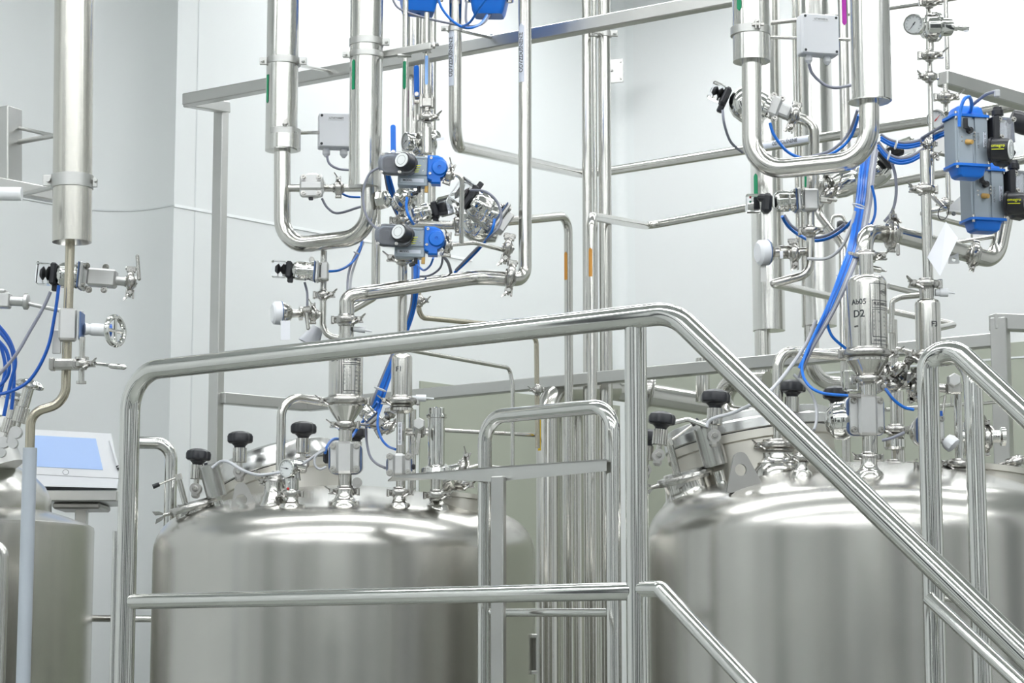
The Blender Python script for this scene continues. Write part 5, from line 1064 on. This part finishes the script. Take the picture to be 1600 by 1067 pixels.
# big elbow line over the labelled filter
TE = pipe('wide elbow pipe from the labelled filter toward the right, passing behind the blue actuators', [(1350, 412, 4.2), (1350, 364, 4.2), (1400, 366, 4.3), (1556, 408, 4.5), (1572, 330, 4.5)], 29, [28, 30, 34])
clamp(TE, 1353, 401, 4.18, 14, 0, 1, 0, 1.25); clamp(TE, 1393, 366, 4.26, 16, 88, 1, 12, 1.1)
b = MB(F(1397, 385, 4.2)); b.box((5, -6, 6), (6, 20, 4), 1.5); b.build('clamp_lever', S_DK, TE); clamp(TE, 1522, 399, 4.44, 15, 78, -1, 0, .8)
b = MB(F(1490, 402, 4.4)); b.holed([(-9, -10), (9, -10), (7, 10), (-7, 10)], (0, -4), 3.2, -1.5, 1.5); b.build('hanger_tab', S_CAST, TE)
b = MB(F(1366, 420, 4.18, -12)); b.cyl((-10, 0, 0), (-2, 0, 0), 4.5); b.lathe((-2, 0, 0), (20, 0, 0), [(0, 5), (12, 4.6), (15, 2), (22, 1.2)], 14); b.build('probe', S_PIPE, TE)
DR = thing('filter_assembly', 'large labelled steel filter marked D2, with cone and square valve, on the right tank', 'filter', tuple(P(1356, 740, 4.09)))
h1, Mh, hh = filt(DR, 1354, 431, 550, 4.09, 63, None, 14); b = MB(F(1354, 432, 4.09)); b.cyl((0, -6, 0), (0, 34, 0), 11); b.cyl((-10, 1, 0), (10, 1, 0), 12.0) if False else None; b.build('neck', S_PIPE, DR)
etched(h1, Mh, 31.6, 1, 57, 'PLID100G23', True, (('Ab05', -19, 76, 12), ('D2', -19, 57, 16), ('om', -24, 38, 6)), 38, 34, 96)
clamp(DR, 1355, 553, 4.09, 32, 0, 1, 0, 1.15); b = MB(F(1355, 562, 4.09)); b.lathe((0, 0, 0), (0, -34, 0), [(0, 33), (3, 33), (33, 11.5), (34, 11.5)], 52); b.build('cone', S_PIPE, DR)
clamp(DR, 1356, 593, 4.09, 12, 0, 1, 0, 1.2); stub(DR, 1357, 590, 722, 4.09, 24); valve_front(DR, 1352, 650, 4.09, 63, 64, 24, 6, 30)
b = MB(F(1332, 655, 4.09, 180)); b.lathe((0, 0, -20), (40, 0, -30), [(0, 26), (10, 31), (24, 30), (36, 20), (40, 8), (41, .1)], 40); b.build('side_dome', S_MIR, DR)
clamp(DR, 1358, 715, 4.09, 11.5, 0, -1, 0, .95); flare(TC, 1358, 739, 4.06, 12.5, 22)
b = MB(F(1338, 592, 4.09)); b.box((-8, -2, -8), (26, 34, 6), 3); b.build('clear_guard', CLEAR, DR)
# right column: regulator, clamps, slim filter
TP = pipe('upright pipe carrying the pressure regulator and clamps at the upper right', [(1454, -20, 4.4), (1456, 250, 4.4), (1456, 305, 4.4), (1476, 326, 4.35)], 8, 20)
for yy, sd, s_ in ((4, 1, .95), (87, 1, 1.1), (120, -1, .85), (225, -1, .6), (243, 1, .6)): clamp(TP, 1452, yy, 4.38, 6, 0, sd, 0, s_)
T = thing('pressure_regulator', 'upper pressure regulator with white dial gauge and stub pointing right', 'regulator', tuple(P(1455, 60, 4.38)))
M = F(1455, 42, 4.38, 4, 18); b = MB(M); b.lathe((-16, 0, 0), (66, 0, 0), [(0, 13), (4, 19), (22, 21), (23, 24), (27, 24), (28, 17), (34, 15), (50, 14), (53, 8), (56, 5), (62, 6), (64, 4.5), (74, 6), (82, 6), (82.2, .1)], 40); b.build('regulator_body', S_MIR, T)
b = MB(); b.cyl(P(1453, 20, 4.4), P(1453, 78, 4.4), 6.5 * U(4.4)); b.build('neck', S_PIPE, T); gauge(T, 1428, 38, 4.3, 17, -24, 6, 230, 16); b = MB(F(1509, 47, 4.4, 10)); b.box((0, 0, 0), (7, 7, .6), .1); b.build('paper_tab', PAPER, T)
TP2 = pipe('thin upright pipe ending on the short square beam, upper right', [(1477, -20, 4.55), ('v', 108)], 7)
TP3 = pipe('thin upright pipe below the short square beam, with clamp, beside the second gauge', [(1477, 132, 4.6), ('v', 335)], 8); clamp(TP3, 1477, 152, 4.58, 7, 0, 1, 0, 1.0); clamp(TP3, 1477, 318, 4.58, 5, 0, -1, 0, .7)
T = thing('pressure_regulator', 'lower pressure regulator with a red-needled gauge, left of the upright blue actuators', 'regulator', tuple(P(1480, 200, 4.6)))
M = F(1478, 189, 4.6, 2, 10); b = MB(M); b.lathe((-10, 0, 0), (30, 0, 0), [(0, 12), (6, 15), (16, 16), (17, 18), (22, 18), (23, 13), (40, 12)], 36); b.build('regulator_body', S_MIR, T); gauge(T, 1463, 187, 4.55, 16, -18, 4, 48, 16, red=True)
TF = thing('filter_assembly', 'slim steel filter marked F3 under the upright pipe, on the right tank', 'filter', tuple(P(1448, 690, 4.13)))
hf, Mf, hh = filt(TF, 1449, 468, 552, 4.13, 40, None, 8); text.off = (7, 44); text('F3', Mf, 12, INK, hf, R=20.2); text.off = (0, 0)
b = MB(F(1448, 470, 4.13)); b.cyl((0, -4, 0), (0, 22, 0), 11.5); b.build('neck', S_PIPE, TF); clamp(TF, 1447, 444, 4.13, 11, 0, -1, 0, 1.25)
b = MB(F(1470, 457, 4.13)); b.cyl((-9, 0, 0), (-2, 0, 0), 5.5); b.cyl((-2, 0, 0), (11, 0, 0), 7); b.cyl((11, 0, 0), (22, -1, 0), 1.6); b.build('white_probe', WHITE, TF)
TPu = pipe('upright pipe rising from the slim filter marked F3 to the wing clamps', [(1445, 236, 4.13), ('v', 448)], 16.5); clamp(TPu, 1444, 296, 4.13, 9, 0, -1, 0, 1.1)
clamp(TF, 1449, 557, 4.13, 20, 0, -1, 0, 1.1); stub(TF, 1449, 560, 745, 4.13, 17); valve_front(TF, 1453, 672, 4.13, 46, 48, 17, 4, 26); clamp(TF, 1449, 728, 4.13, 9, 0, 1, 0, 1.0); flare(TC, 1449, 752, 4.05, 11, 20)
switch_unit_v('upper upright blue and grey actuator with black switch box, partly above the other', 1516, 222, 4.15)
switch_unit_v('lower upright blue and grey actuator, set right and behind the other', 1541, 306, 4.3)
T = thing('mounting_plate', 'folded steel plate left of the upper upright actuator', 'plate', tuple(P(1480, 245, 4.5)))
b = MB(F(1474, 222, 4.5)); b.prism([(-16, 4), (20, 18), (20, -28), (-16, -20)], -1.5, 1.5); b.box((0, -22, 8), (38, 3, 16), .6, Matrix.Rotation(-.2, 3, 'Z')); b.build('sheet', S_FLAT, T); bolts(T, F(1465, 248, 4.45), [(0, 0, 0)], 2.4, 3)
T = thing('mounting_plate', 'folded steel plate left of the lower upright actuator', 'plate', tuple(P(1500, 330, 4.5)))
b = MB(F(1498, 313, 4.5)); b.prism([(-14, -8), (14, 17), (14, -22), (-14, -18)], -1.5, 1.5); b.box((-2, -22, 8), (38, 3, 16), .6, Matrix.Rotation(-.12, 3, 'Z')); b.build('sheet', S_FLAT, T); bolts(T, F(1490, 334, 4.45), [(0, 0, 0)], 2.4, 3)
pipe('thin pipe kinking sharply right below the wing clamps', [(1478, 326, 4.45), (1437, 333, 4.45), (1560, 366, 4.7)], 8.5, [5])
pipe('thin level pipe under the lower upright actuator, above the wide elbow', [(1480, 381, 4.45), (1562, 368, 4.5), (1568, 362, 4.6)], 7, 3); pipe('short stub pipe under the lower upright actuator', [(1518, 352, 4.6), ('v', 385)], 4)
T = thing('paper_tag', 'white laminated paper tag hanging from a black loop on the upright pipe', 'tag', tuple(P(1474, 390, 4.1)))
b = MB(F(0, 0, 4.1)); q = [P(1478, 346, 4.1), P(1497, 372, 4.07), P(1469, 431, 4.08), P(1449, 402, 4.12)]; k = Vector((0, .0015, 0)); b = MB(); b.add([v for v in q] + [v + k for v in q], [[0, 1, 2, 3], [7, 6, 5, 4], [0, 1, 5, 4], [1, 2, 6, 5], [2, 3, 7, 6], [3, 0, 4, 7]]); b.build('sheet', PAPER, T)
b = MB(F(1474, 332, 4.1, 0, 40, 20)); b.ring((0, 0, 0), (0, 0, 1), 12, .8, 28, 6); b.build('black_loop', BLACK, T)
for i, (pts, d_, bd, lb) in enumerate((
    ([(1388, 447, 4.7), (1436, 459, 4.75)], 9, None, 'thin pipe passing right from behind the labelled filter, upper of the set'),
    ([(1392, 520, 4.65), (1394, 470, 4.65), (1408, 464, 4.65), (1440, 461, 4.6)], 9, [8, 8], 'small goose-neck pipe between the labelled filter and the slim filter'),
    ([(1382, 484, 4.8), (1492, 507, 4.85), (1460, 514, 4.7)], 10, [5], 'thin pipe making a hairpin turn right of the slim filter marked F3'),
    ([(1395, 500, 4.95), ('z', .1)], 14, None, 'upright pipe stub between the two right filters'),
    ([(1318, 490, 4.95), ('z', .1)], 14, None, 'upright pipe just left of the labelled filter, behind the hoses'))):
    pipe(lb, pts, d_, bd)
TB2 = pipe('bent pipe rising from a clamped port and running right to the filter cone', [(1214, 700, 4.3), (1216, 548, 4.3), (1322, 556, 4.35)], 17.5, 26); clamp(TC, 1216, 696, 4.29, 24, 0, -1, 0, 1.0); flare(TC, 1216, 728, 4.22, 24, 20, 1.4)
pipe('slanted stub tube leaving the wide port nozzle near the descending rail', [(1253, 650, 4.35), ('v', 705)], 9); clamp(TC, 1253, 716, 4.15, 9, 0, -1, 0, .9); flare(TC, 1253, 739, 4.10, 9, 16)
hose_ = None
# manway on the right tank
Mm = F(1172, 690, 4.46, 9, 0, -4); manway(TC, None, Mm, 132, 80, 30)
for kx, ky, rl, s_, Y_ in ((1034, 654, -6, 1.08, 4.15), (1118, 620, -3, 1.15, 4.15), (1238, 604, -2, 1.05, 4.3), (1306, 614, 0, 1.05, 4.6)): knob(TC, kx, ky, Y_, s_, rl, 0, 54)
knob(TC, 1012, 681, 4.35, 1.0, -4, 0, 54)
hose('pale cable running up from the hatch lamp past the descending rail', [(1104, 667, 4.1), (1112, 655, 4.1), (1150, 643, 4.08), (1190, 622, 4.05), (1222, 590, 4.1), (1258, 540, 4.15), (1275, 500, 4.15)], 6, LGREYH, None, 'cable', 'cable')
b = MB(); b.tube([P(1045, 662, 4.3), P(1075, 655, 4.28), P(1105, 666, 4.25)], 4 * U(4.2), .03); b.build('hinge_tube', S_MIR, TC)
# clutter of clamps and small valves between the two right filters
T = thing('pneumatic_valve', 'small angled pneumatic valve wedged between the two right filters', 'valve', tuple(P(1410, 600, 4.2)))
head(T, 1395, 588, 4.2, 38, 13, 18, 0, None, (18, 22)); b = MB(F(1412, 592, 4.2, -8)); b.box((22, 0, 0), (44, 22, 20), 3); b.box((34, -8, 6), (24, 34, 6), 2); v = b.build('valve_block', S_CAST, T); bolts(v, F(1436, 592, 4.2), [(-6, 12, 9), (6, 12, 9), (-6, -14, 9), (6, -14, 9)], 3.4, 4)
for x_, y_, rl, s_ in ((1404, 578, 40, 1.3), (1392, 604, 5, 1.3), (1426, 607, 85, 1.1), (1380, 585, 70, 1.0), (1440, 620, 12, 1.1)): clamp(T, x_, y_, 4.18, 8, rl, 1, 0, s_)
b = MB(); b.tube([P(1378, 600, 4.2), P(1420, 600, 4.2), P(1460, 590, 4.3)], 5 * U(4.2), .03); b.tube([P(1400, 545, 4.3), P(1440, 553, 4.3)], 4 * U(4.2)); b.build('link_tube', S_PIPE, T)
T = pipe('upright pipe behind the third nozzle, between the two square valves', [(1401, 612, 4.55), ('v', 738)], 22); clamp(T, 1400, 672, 4.5, 12, 0, -1, 0, 1.2); clamp(T, 1396, 727, 4.5, 12, 0, 1, 0, 1.1)
pipe('thin level pipe crossing behind the square valves of the right tank', [(1384, 640, 4.7), (1560, 628, 4.9)], 6)
b = MB(F(1398, 693, 4.5)); b.lathe((0, -10, 0), (0, 10, 0), [(0, 14), (4, 17), (16, 17), (20, 14)], 32); solo(b, 'union_ring', S_MIR, 'bright union ring on the upright pipe between the square valves', 'ring')
SV = thing('sampling_valve', 'small sampling valve with white hexagonal knob under the second stair rail bend', 'valve', tuple(P(1490, 610, 4.1)))
b = MB(F(1489, 595, 4.1)); b.lathe((0, 0, 0), (0, 0, 16), [(0, 11), (2, 11.5), (14, 11), (16, 9)], 6); b.build('hexagonal_knob', S_CAST, SV); b = MB(F(1490, 607, 4.15)); b.box((0, 0, 0), (26, 18, 14), 3); b.cyl((-32, 2, -4), (-4, 0, -4), 7); b.cyl((4, 0, -4), (14, 0, -4), 5); b.build('valve_body', S_DK, SV)
b = MB(F(1475, 618, 4.1)); b.cyl((14, 6, 0), (-14, -6, 0), .6, seg=6); b.cyl((2, 0, 0), (-3, -30, 0), 2.2, seg=8); b.cyl((12, 0, 0), (11, -16, 0), 1.6, seg=8); b.build('chain', S_DK, SV); b = MB(F(1470, 650, 4.1)); b.cyl((0, 0, 0), (0, 8, 0), 3.4); b.build('blue_tip', BLUED, SV)
pipe('polished upright cylinder at the right tank edge, below the sampling valve', [(1496, 612, 4.2), ('v', 745)], 13, None, S_MIR)
T = thing('port_valve', 'cluster of clamps and a stub valve beside the square pillar on the right tank', 'valve', tuple(P(1540, 680, 4.3)))
b = MB(F(1530, 682, 4.3)); b.lathe((-34, 0, 0), (40, 0, 0), [(0, 12), (20, 12), (22, 16), (40, 17), (44, 12), (48, 10), (66, 10), (68, 15), (74, 15)], 32); b.cyl((-20, -30, 0), (-20, 22, 0), 10); b.build('valve_body', S_MIR, T)
clamp(T, 1496, 726, 4.2, 12, 0, -1, 0, 1.2); clamp(T, 1540, 686, 4.28, 14, 88, 1, 0, 1.1); clamp(T, 1585, 722, 4.5, 12, 20, 1, 0, 1.1); b = MB(F(1515, 735, 4.3, -6)); b.box((20, 6, 0), (90, 7, 20), 2); b.build('flange_plate', S_DK, T)
b = MB(F(1560, 760, 4.35, -8)); b.lathe((0, -30, 0), (0, 26, 0), [(0, 56), (48, 56), (49, 62), (58, 62), (58.5, 40)], 64); b.build('rim_port', S_FLATM, TC)
b = MB(F(1478, 678, 4.12)); b.lathe((0, -8, 0), (14, -22, 6), [(0, 10), (6, 13), (16, 13), (18, 9)], 10); b.build('white_elbow', WHITE, TF)
# hoses on the right
gr = 'hose bundle falling to the right tank'
for k, (dx, m_) in enumerate(((-8, BLUEH), (-4, BLUEH), (-.5, BLUED), (3, BLUEH), (7, GREYH), (10.5, LGREYH), (14, GREYH))):
    tail = [(1262 + dx * .4, 548, 4.12), (1246 + dx * .3, 590, 4.14)] if k > 3 else [(1268 + dx * .5, 540, 4.12), (1250 + dx * .4, 575, 4.12)]
    if k == 0: tail = [(1262, 545, 4.1), (1253, 575, 4.08), (1262, 600, 4.06), (1285, 614, 4.05), (1326, 618, 4.06)]
    if k == 3: tail = [(1292, 500, 4.14), (1300, 525, 4.14), (1322, 545, 4.14)]
    lb = ('', 'second blue hose from the left in', 'dark blue hose in', '', 'leftmost grey cable in', 'palest grey cable in', 'rightmost grey cable in')[k] + ' the bundle sweeping down from the large U-bend' if k not in (0, 3) else ('blue hose ending in a brass fitting left of the large square valve' if k == 0 else 'blue hose leaving the right bundle and curling to the D2 filter flange')
    hose(lb, [(1358 + dx, 225, 4.45), (1351 + dx, 275, 4.35), (1346 + dx, 320, 4.3), (1335 + dx * .9, 380, 4.2), (1318 + dx * .8, 430, 4.15), (1295 + dx * .6, 485, 4.13)] + tail, 4.4, m_, None if k in (0, 3) else gr)
b = MB(F(1331, 618, 4.06)); b.cyl((-6, 0, 0), (8, 0, 0), 3.4, seg=6); b.cyl((8, 0, 0), (14, 0, 0), 4.5, seg=6); solo(b, 'hose_fitting', S_DK, 'small metal hose fitting left of the large square valve', 'fitting')
hose('blue hose looping behind the large U-bend from its left leg to its right leg', [(1203, 192, 4.5), (1210, 212, 4.5), (1232, 238, 4.5), (1262, 248, 4.5), (1300, 240, 4.5), (1328, 216, 4.5), (1342, 180, 4.45)], 5)
hose('grey cable looping just above the blue hose behind the large U-bend', [(1240, 249, 4.55), (1262, 246, 4.54), (1300, 234, 4.54), (1326, 208, 4.54), (1340, 172, 4.5)], 5, GREYH, None, 'cable', 'cable')
g2 = 'sagging hoses left of the upright actuators'
for k, (dy, m_) in enumerate(((0, BLUEH), (-4, GREYH), (4, BLUEH))):
    hose(('lowest but one', 'grey top', 'lowest')[k] + ' strand of the upper sagging hose loop left of the upright actuators', [(1376, 214 + dy, 4.4), (1392, 223 + dy, 4.4), (1415, 227 + dy, 4.4), (1440, 222 + dy, 4.4), (1468, 210 + dy, 4.4), (1492, 200 + dy, 4.3)], 4.8, m_)
    hose(('middle blue', 'grey upper', 'lowest blue')[k] + ' strand of the lower sagging hose loop left of the upright actuators', [(1372, 226 + dy, 4.38), (1386, 243 + dy, 4.38), (1404, 251 + dy, 4.38), (1424, 248 + dy, 4.38), (1444, 236 + dy, 4.38)], 5.2, m_)
for x_, y_, lb in ((1400, 226, 'white cable tie on the upper sagging hose loop'), (1389, 243, 'white cable tie on the lower sagging hose loop'), (1342, 322, 'white cable tie on the right bundle below the large U-bend'), (1317, 433, 'white cable tie on the right bundle beside the D2 filter'), (1257, 551, 'white cable tie on the right bundle above the hatch knobs')):
    b = MB(F(x_, y_, 4.25, -20 if y_ > 300 else 75)); b.ring((0, 0, 0), (0, 1, 0), 10 if y_ > 300 else 7, 1.2, 20, 6); solo(b, 'cable_tie', WHITE, lb, 'cable tie')
hose('blue hose arching over the upper upright actuator to its black elbow', [(1499, 198, 4.0), (1500, 176, 4.0), (1506, 156, 4.0), (1515, 152, 4.02), (1518, 166, 4.1), (1512, 188, 4.2)], 6)
hose('dark grey cable rising from the sagging loop to the top gland', [(1440, 216, 4.4), (1490, 186, 4.3), (1518, 165, 4.2), (1540, 148, 4.15), (1556, 143, 4.12)], 5, GREYH, None, 'cable', 'cable')
b = MB(F(1558, 146, 4.12)); b.box((0, 0, 0), (9, 12, 7), 1.5); solo(b, 'cable_plug', LGREYH, 'small pale plug on top of the upper upright actuator gland', 'plug')
hose('blue hose curling down beside the right bundle above the wide elbow', [(1362, 290, 4.3), (1367, 312, 4.3), (1367, 335, 4.3), (1360, 351, 4.3), (1352, 346, 4.3), (1347, 336, 4.3)], 4.4)
hose('grey cable hanging from the clear-capped head to the wide elbow', [(1392, 250, 4.4), (1399, 275, 4.4), (1400, 305, 4.4), (1394, 330, 4.4), (1382, 346, 4.4)], 5, GREYH, None, 'cable', 'cable')
hose('pale cable sagging from the drop pipe sensor to the right bundle', [(1262, 404, 4.3), (1290, 404, 4.28), (1312, 390, 4.26), (1326, 365, 4.25), (1336, 330, 4.25)], 5, LGREYH, None, 'cable', 'cable')
hose('blue hose sagging from the fluted head to the right bundle', [(1222, 338, 4.4), (1232, 354, 4.42), (1250, 368, 4.42), (1270, 376, 4.4), (1295, 372, 4.38), (1318, 358, 4.34), (1336, 340, 4.3)], 5.4, BLUEH)
hose('grey cable sagging along the blue hose from the fluted head', [(1225, 336, 4.45), (1236, 352, 4.45), (1254, 364, 4.45), (1272, 371, 4.44), (1296, 366, 4.4), (1320, 350, 4.36)], 5, GREYH, None, 'cable', 'cable')
hose('short blue hose right of the large square valve', [(1384, 608, 4.15), (1396, 624, 4.12), (1412, 636, 4.1), (1428, 640, 4.1)], 5)
hose('grey cable running from the large square valve to the right', [(1378, 688, 4.05), (1394, 684, 4.05), (1412, 676, 4.08)], 5, GREYH, None, 'cable', 'cable')
hose('grey cable left of the large square valve', [(1240, 585, 4.2), (1262, 606, 4.2), (1274, 630, 4.2), (1276, 655, 4.18), (1272, 672, 4.16)], 5, LGREYH, None, 'cable', 'cable')
T = thing('pneumatic_valve', 'tilted valve with a clear cap and small lamps behind the sagging hoses', 'valve', tuple(P(1400, 250, 4.7)))
b = MB(F(1408, 232, 4.7, 20)); b.box((0, 0, 0), (48, 26, 20), 5); b.build('clear_cover', CLEAR, T); b = MB(F(1398, 236, 4.7, 20)); b.box((0, 0, 0), (26, 16, 14), 2); c = b.build('indicator_spool', INKG, T)
b = MB(F(1410, 232, 4.62, 20)); b.box((0, 0, 0), (4, 3, 3), .5); b.build('yellow_lamp', YELL, c); b = MB(F(1384, 250, 4.7, 40)); b.box((0, 0, 0), (12, 34, 18), 4); b.build('cable_socket', BLACK, T)
b = MB(F(1366, 268, 4.75, 215)); b.lathe((-20, 0, 0), (40, 0, 0), [(0, 20), (4, 24), (16, 26), (34, 24), (48, 18), (56, 10), (60, 8)], 36); b.build('actuator_housing', S_MIR, T)
T = thing('pneumatic_valve', 'rounded steel valve body hidden under the horizontal run of the large U-bend', 'valve', tuple(P(1310, 295, 4.6)))
b = MB(F(1318, 288, 4.62, 20)); b.lathe((-22, 0, 0), (30, 0, 0), [(0, 10), (6, 18), (20, 21), (38, 20), (48, 12), (52, .1)], 36); b.build('actuator_housing', S_MIR, T); clamp(T, 1294, 305, 4.6, 8, 40, 1, 0, 1.3); clamp(T, 1288, 292, 4.62, 8, 80, 1, 0, 1.1)
b = MB(F(1590, 190, 4.5, -20)); b.lathe((-12, 0, 0), (30, 0, 0), [(0, 16), (10, 18), (26, 18), (40, 14)], 30); solo(b, 'actuator_housing', BLACK, 'dark actuator housing cut by the right edge behind the upper switch box', 'actuator')

# ================================================================ left cluster
TLp = thing('pipe', 'wide clad pipe at the left whose tinted thin pipe curves down to a grey pole', 'pipe', tuple(P(47, 1000, 4.45)))
a1 = P(112.5, 379, 4.4); a0 = P(116, -30, 4.4); a0 = a1 + (a0 - a1) * ((CEIL - .001 - a1.z) / (a0.z - a1.z)); b = MB(); b.lathe(a1, a0, [(0, 20 * U(4.4)), (.0006, 31 * U(4.4)), ((a0 - a1).length, 31.5 * U(4.4))], 56); b.build('cladding', S_SLVW, TLp) if 'S_SLVW' in globals() else b.build('cladding', S_SLV, TLp)
b = MB(F(113, 283, 4.4)); b.lathe((0, -12, 0), (0, 9, 0), [(0, 31.5), (.1, 33.6), (20.9, 33.6), (21, 31.5)], 48); b.box((-39, 0, 4), (14, 18, 4), 1); b.box((37, -4, 4), (8, 14, 4), 1); b.cyl((-36, 0, 0), (-36, 0, 14), 4, seg=6); b.cyl((38, 0, 0), (38, 0, 12), 3.4, seg=6); b.build('pipe_clamp', S_FLAT, TLp)
b = MB(); b.cyl(P(86, 292, 4.4), P(30, 305, 4.5), 3.6 * U(4.4)); b.build('support_rod', S_FLAT, TLp)
b = MB(); b.tube(path([(110, 370, 4.42), (102, 629, 4.42), (48, 645, 4.42), ('v', 705)]), 7.6 * U(4.42), [34 * U(4.4), 26 * U(4.4)], 24); b.build('tinted_pipe', S_WARM, TLp)
p = P(47, 700, 4.42); b = MB(); b.cyl(Vector((p.x, p.y, .05)), p, 11 * U(4.42)); b.build('grey_pole', POLE, TLp)
T = thing('pneumatic_valve', 'clear-capped pneumatic valve behind the tinted pipe at the left, with a wing clamp', 'valve', tuple(P(130, 440, 4.55)))
head(T, 132, 432, 4.55, 176, 20, 36, 0, 'clear', None, 0, 1); b = MB(F(150, 434, 4.55, -4)); b.box((10, 0, 0), (46, 28, 26), 3); b.cyl((30, -2, 0), (62, -3, 0), 7.5); v = b.build('valve_block', S_CAST, T); bolts(v, F(150, 434, 4.55), [(-14, 18, 4), (16, 16, 4), (-10, -20, 4), (14, -20, 4)], 3.6, 5)
clamp(T, 204, 440, 4.52, 8, 88, -1, 10, 1.35); b = MB(F(216, 418, 4.5, 6)); b.box((0, 0, 0), (6, 42, 5), 2); b.build('clamp_lever', S_DK, T)
T = thing('flanged_tube', 'short flanged tube with a block entering at the left edge', 'tube', tuple(P(20, 470, 4.6)))
b = MB(F(0, 469, 4.6, -3)); b.box((0, 0, 0), (34, 24, 22), 2); b.box((0, 14, 0), (20, 6, 22), 2); b.cyl((16, 0, 0), (40, 0, 0), 8); b.lathe((38, 0, 0), (46, 0, 0), [(0, 12), (1, 13), (6, 13), (8, 10)], 28); b.cyl((44, -3, 0), (100, -12, 0), 3.4, seg=12); b.build('tube_body', S_CAST, T)
T = thing('manual_valve', 'hand valve with a steel ring handwheel on the tinted pipe', 'valve', tuple(P(120, 530, 4.4)))
b = MB(F(112, 508, 4.4, 0, 10)); b.box((-6, 0, 0), (28, 50, 30), 3); b.box((14, 0, 0), (8, 44, 34), 2); v = b.build('valve_body', S_CAST, T); b = MB(F(128, 510, 4.38)); b.box((0, 0, 0), (3, 44, 34), 1); b.build('gasket', GASK, v)
M = F(132, 514, 4.38, 0, 22); b = MB(M); b.lathe((0, 0, 0), (34, 0, 0), [(0, 10), (8, 8), (12, 10), (32, 10)], 28); b.build('bonnet', WHITE, v); b = MB(M); b.cyl((32, 0, 0), (42, 0, 0), 10.5); b.build('dark_collar', BLUED, v)
b = MB(F(180, 517, 4.3, 0, 62)); b.ring((0, 0, 0), (0, 0, 1), 22, 4.5, 40, 10); b.cyl((-22, 0, 0), (22, 0, 0), 3, seg=10); b.cyl((0, -22, 0), (0, 22, 0), 3, seg=10); b.build('handwheel', S_MIR, T)
b = MB(F(89, 534, 4.42)); b.box((0, 0, 0), (14, 38, 3), 1); b.build('side_plate', S_CAST, T)
T = thing('lever_clamp', 'double clamp with a small upright tube and a clear lever, below the handwheel', 'clamp', tuple(P(128, 600, 4.4)))
b = MB(F(105, 570, 4.38)); b.box((0, 0, 2), (50, 17, 22), 4); b.box((-22, 0, 6), (9, 20, 16), 2); b.build('clamp_block', S_DK, T); b = MB(F(128, 560, 4.36)); b.cyl((0, 34, 0), (0, -36, 0), 4.6); b.cyl((0, -36, 0), (0, -40, 0), 8); b.cyl((0, 2, 0), (0, -2, 0), 11); b.build('small_tube', S_PIPE, T)
clamp(T, 130, 569, 4.34, 5, 0, 1, 0, 1); b = MB(F(172, 571, 4.32, -7)); b.box((-14, 0, 0), (26, 5, 5), 1.5); b.lathe((-2, 0, 0), (26, 0, 0), [(0, 3), (3, 4.5), (24, 4.5), (28, 2)], 12); b.build('lever', S_MIR, T)
hose('grey cable falling from the clear-capped valve to the left edge', [(79, 456, 4.45), (68, 480, 4.45), (48, 515, 4.45), (22, 558, 4.45), (-20, 605, 4.45)], 5.5, GREYH, None, 'cable', 'cable')
hose('dark blue hose from the clear-capped valve curving to the lower left', [(92, 446, 4.4), (86, 490, 4.4), (74, 545, 4.4), (48, 592, 4.4), (15, 612, 4.4), (-20, 618, 4.4)], 5.5, BLUED)
for k, pts in enumerate(([(-10, 500), (14, 530), (24, 565), (16, 600), (6, 650)], [(-10, 525), (10, 548), (14, 580), (0, 602), (-20, 608)], [(-6, 512), (18, 545), (22, 590), (18, 640)], [(0, 535), (8, 570), (4, 600), (-6, 630)])):
    hose(('outermost', 'innermost short', 'second', 'third')[k] + ' dark blue hose of the tangle at the left edge', [(x, y, 4.7 + .04 * k) for x, y in pts], 6, BLUED)
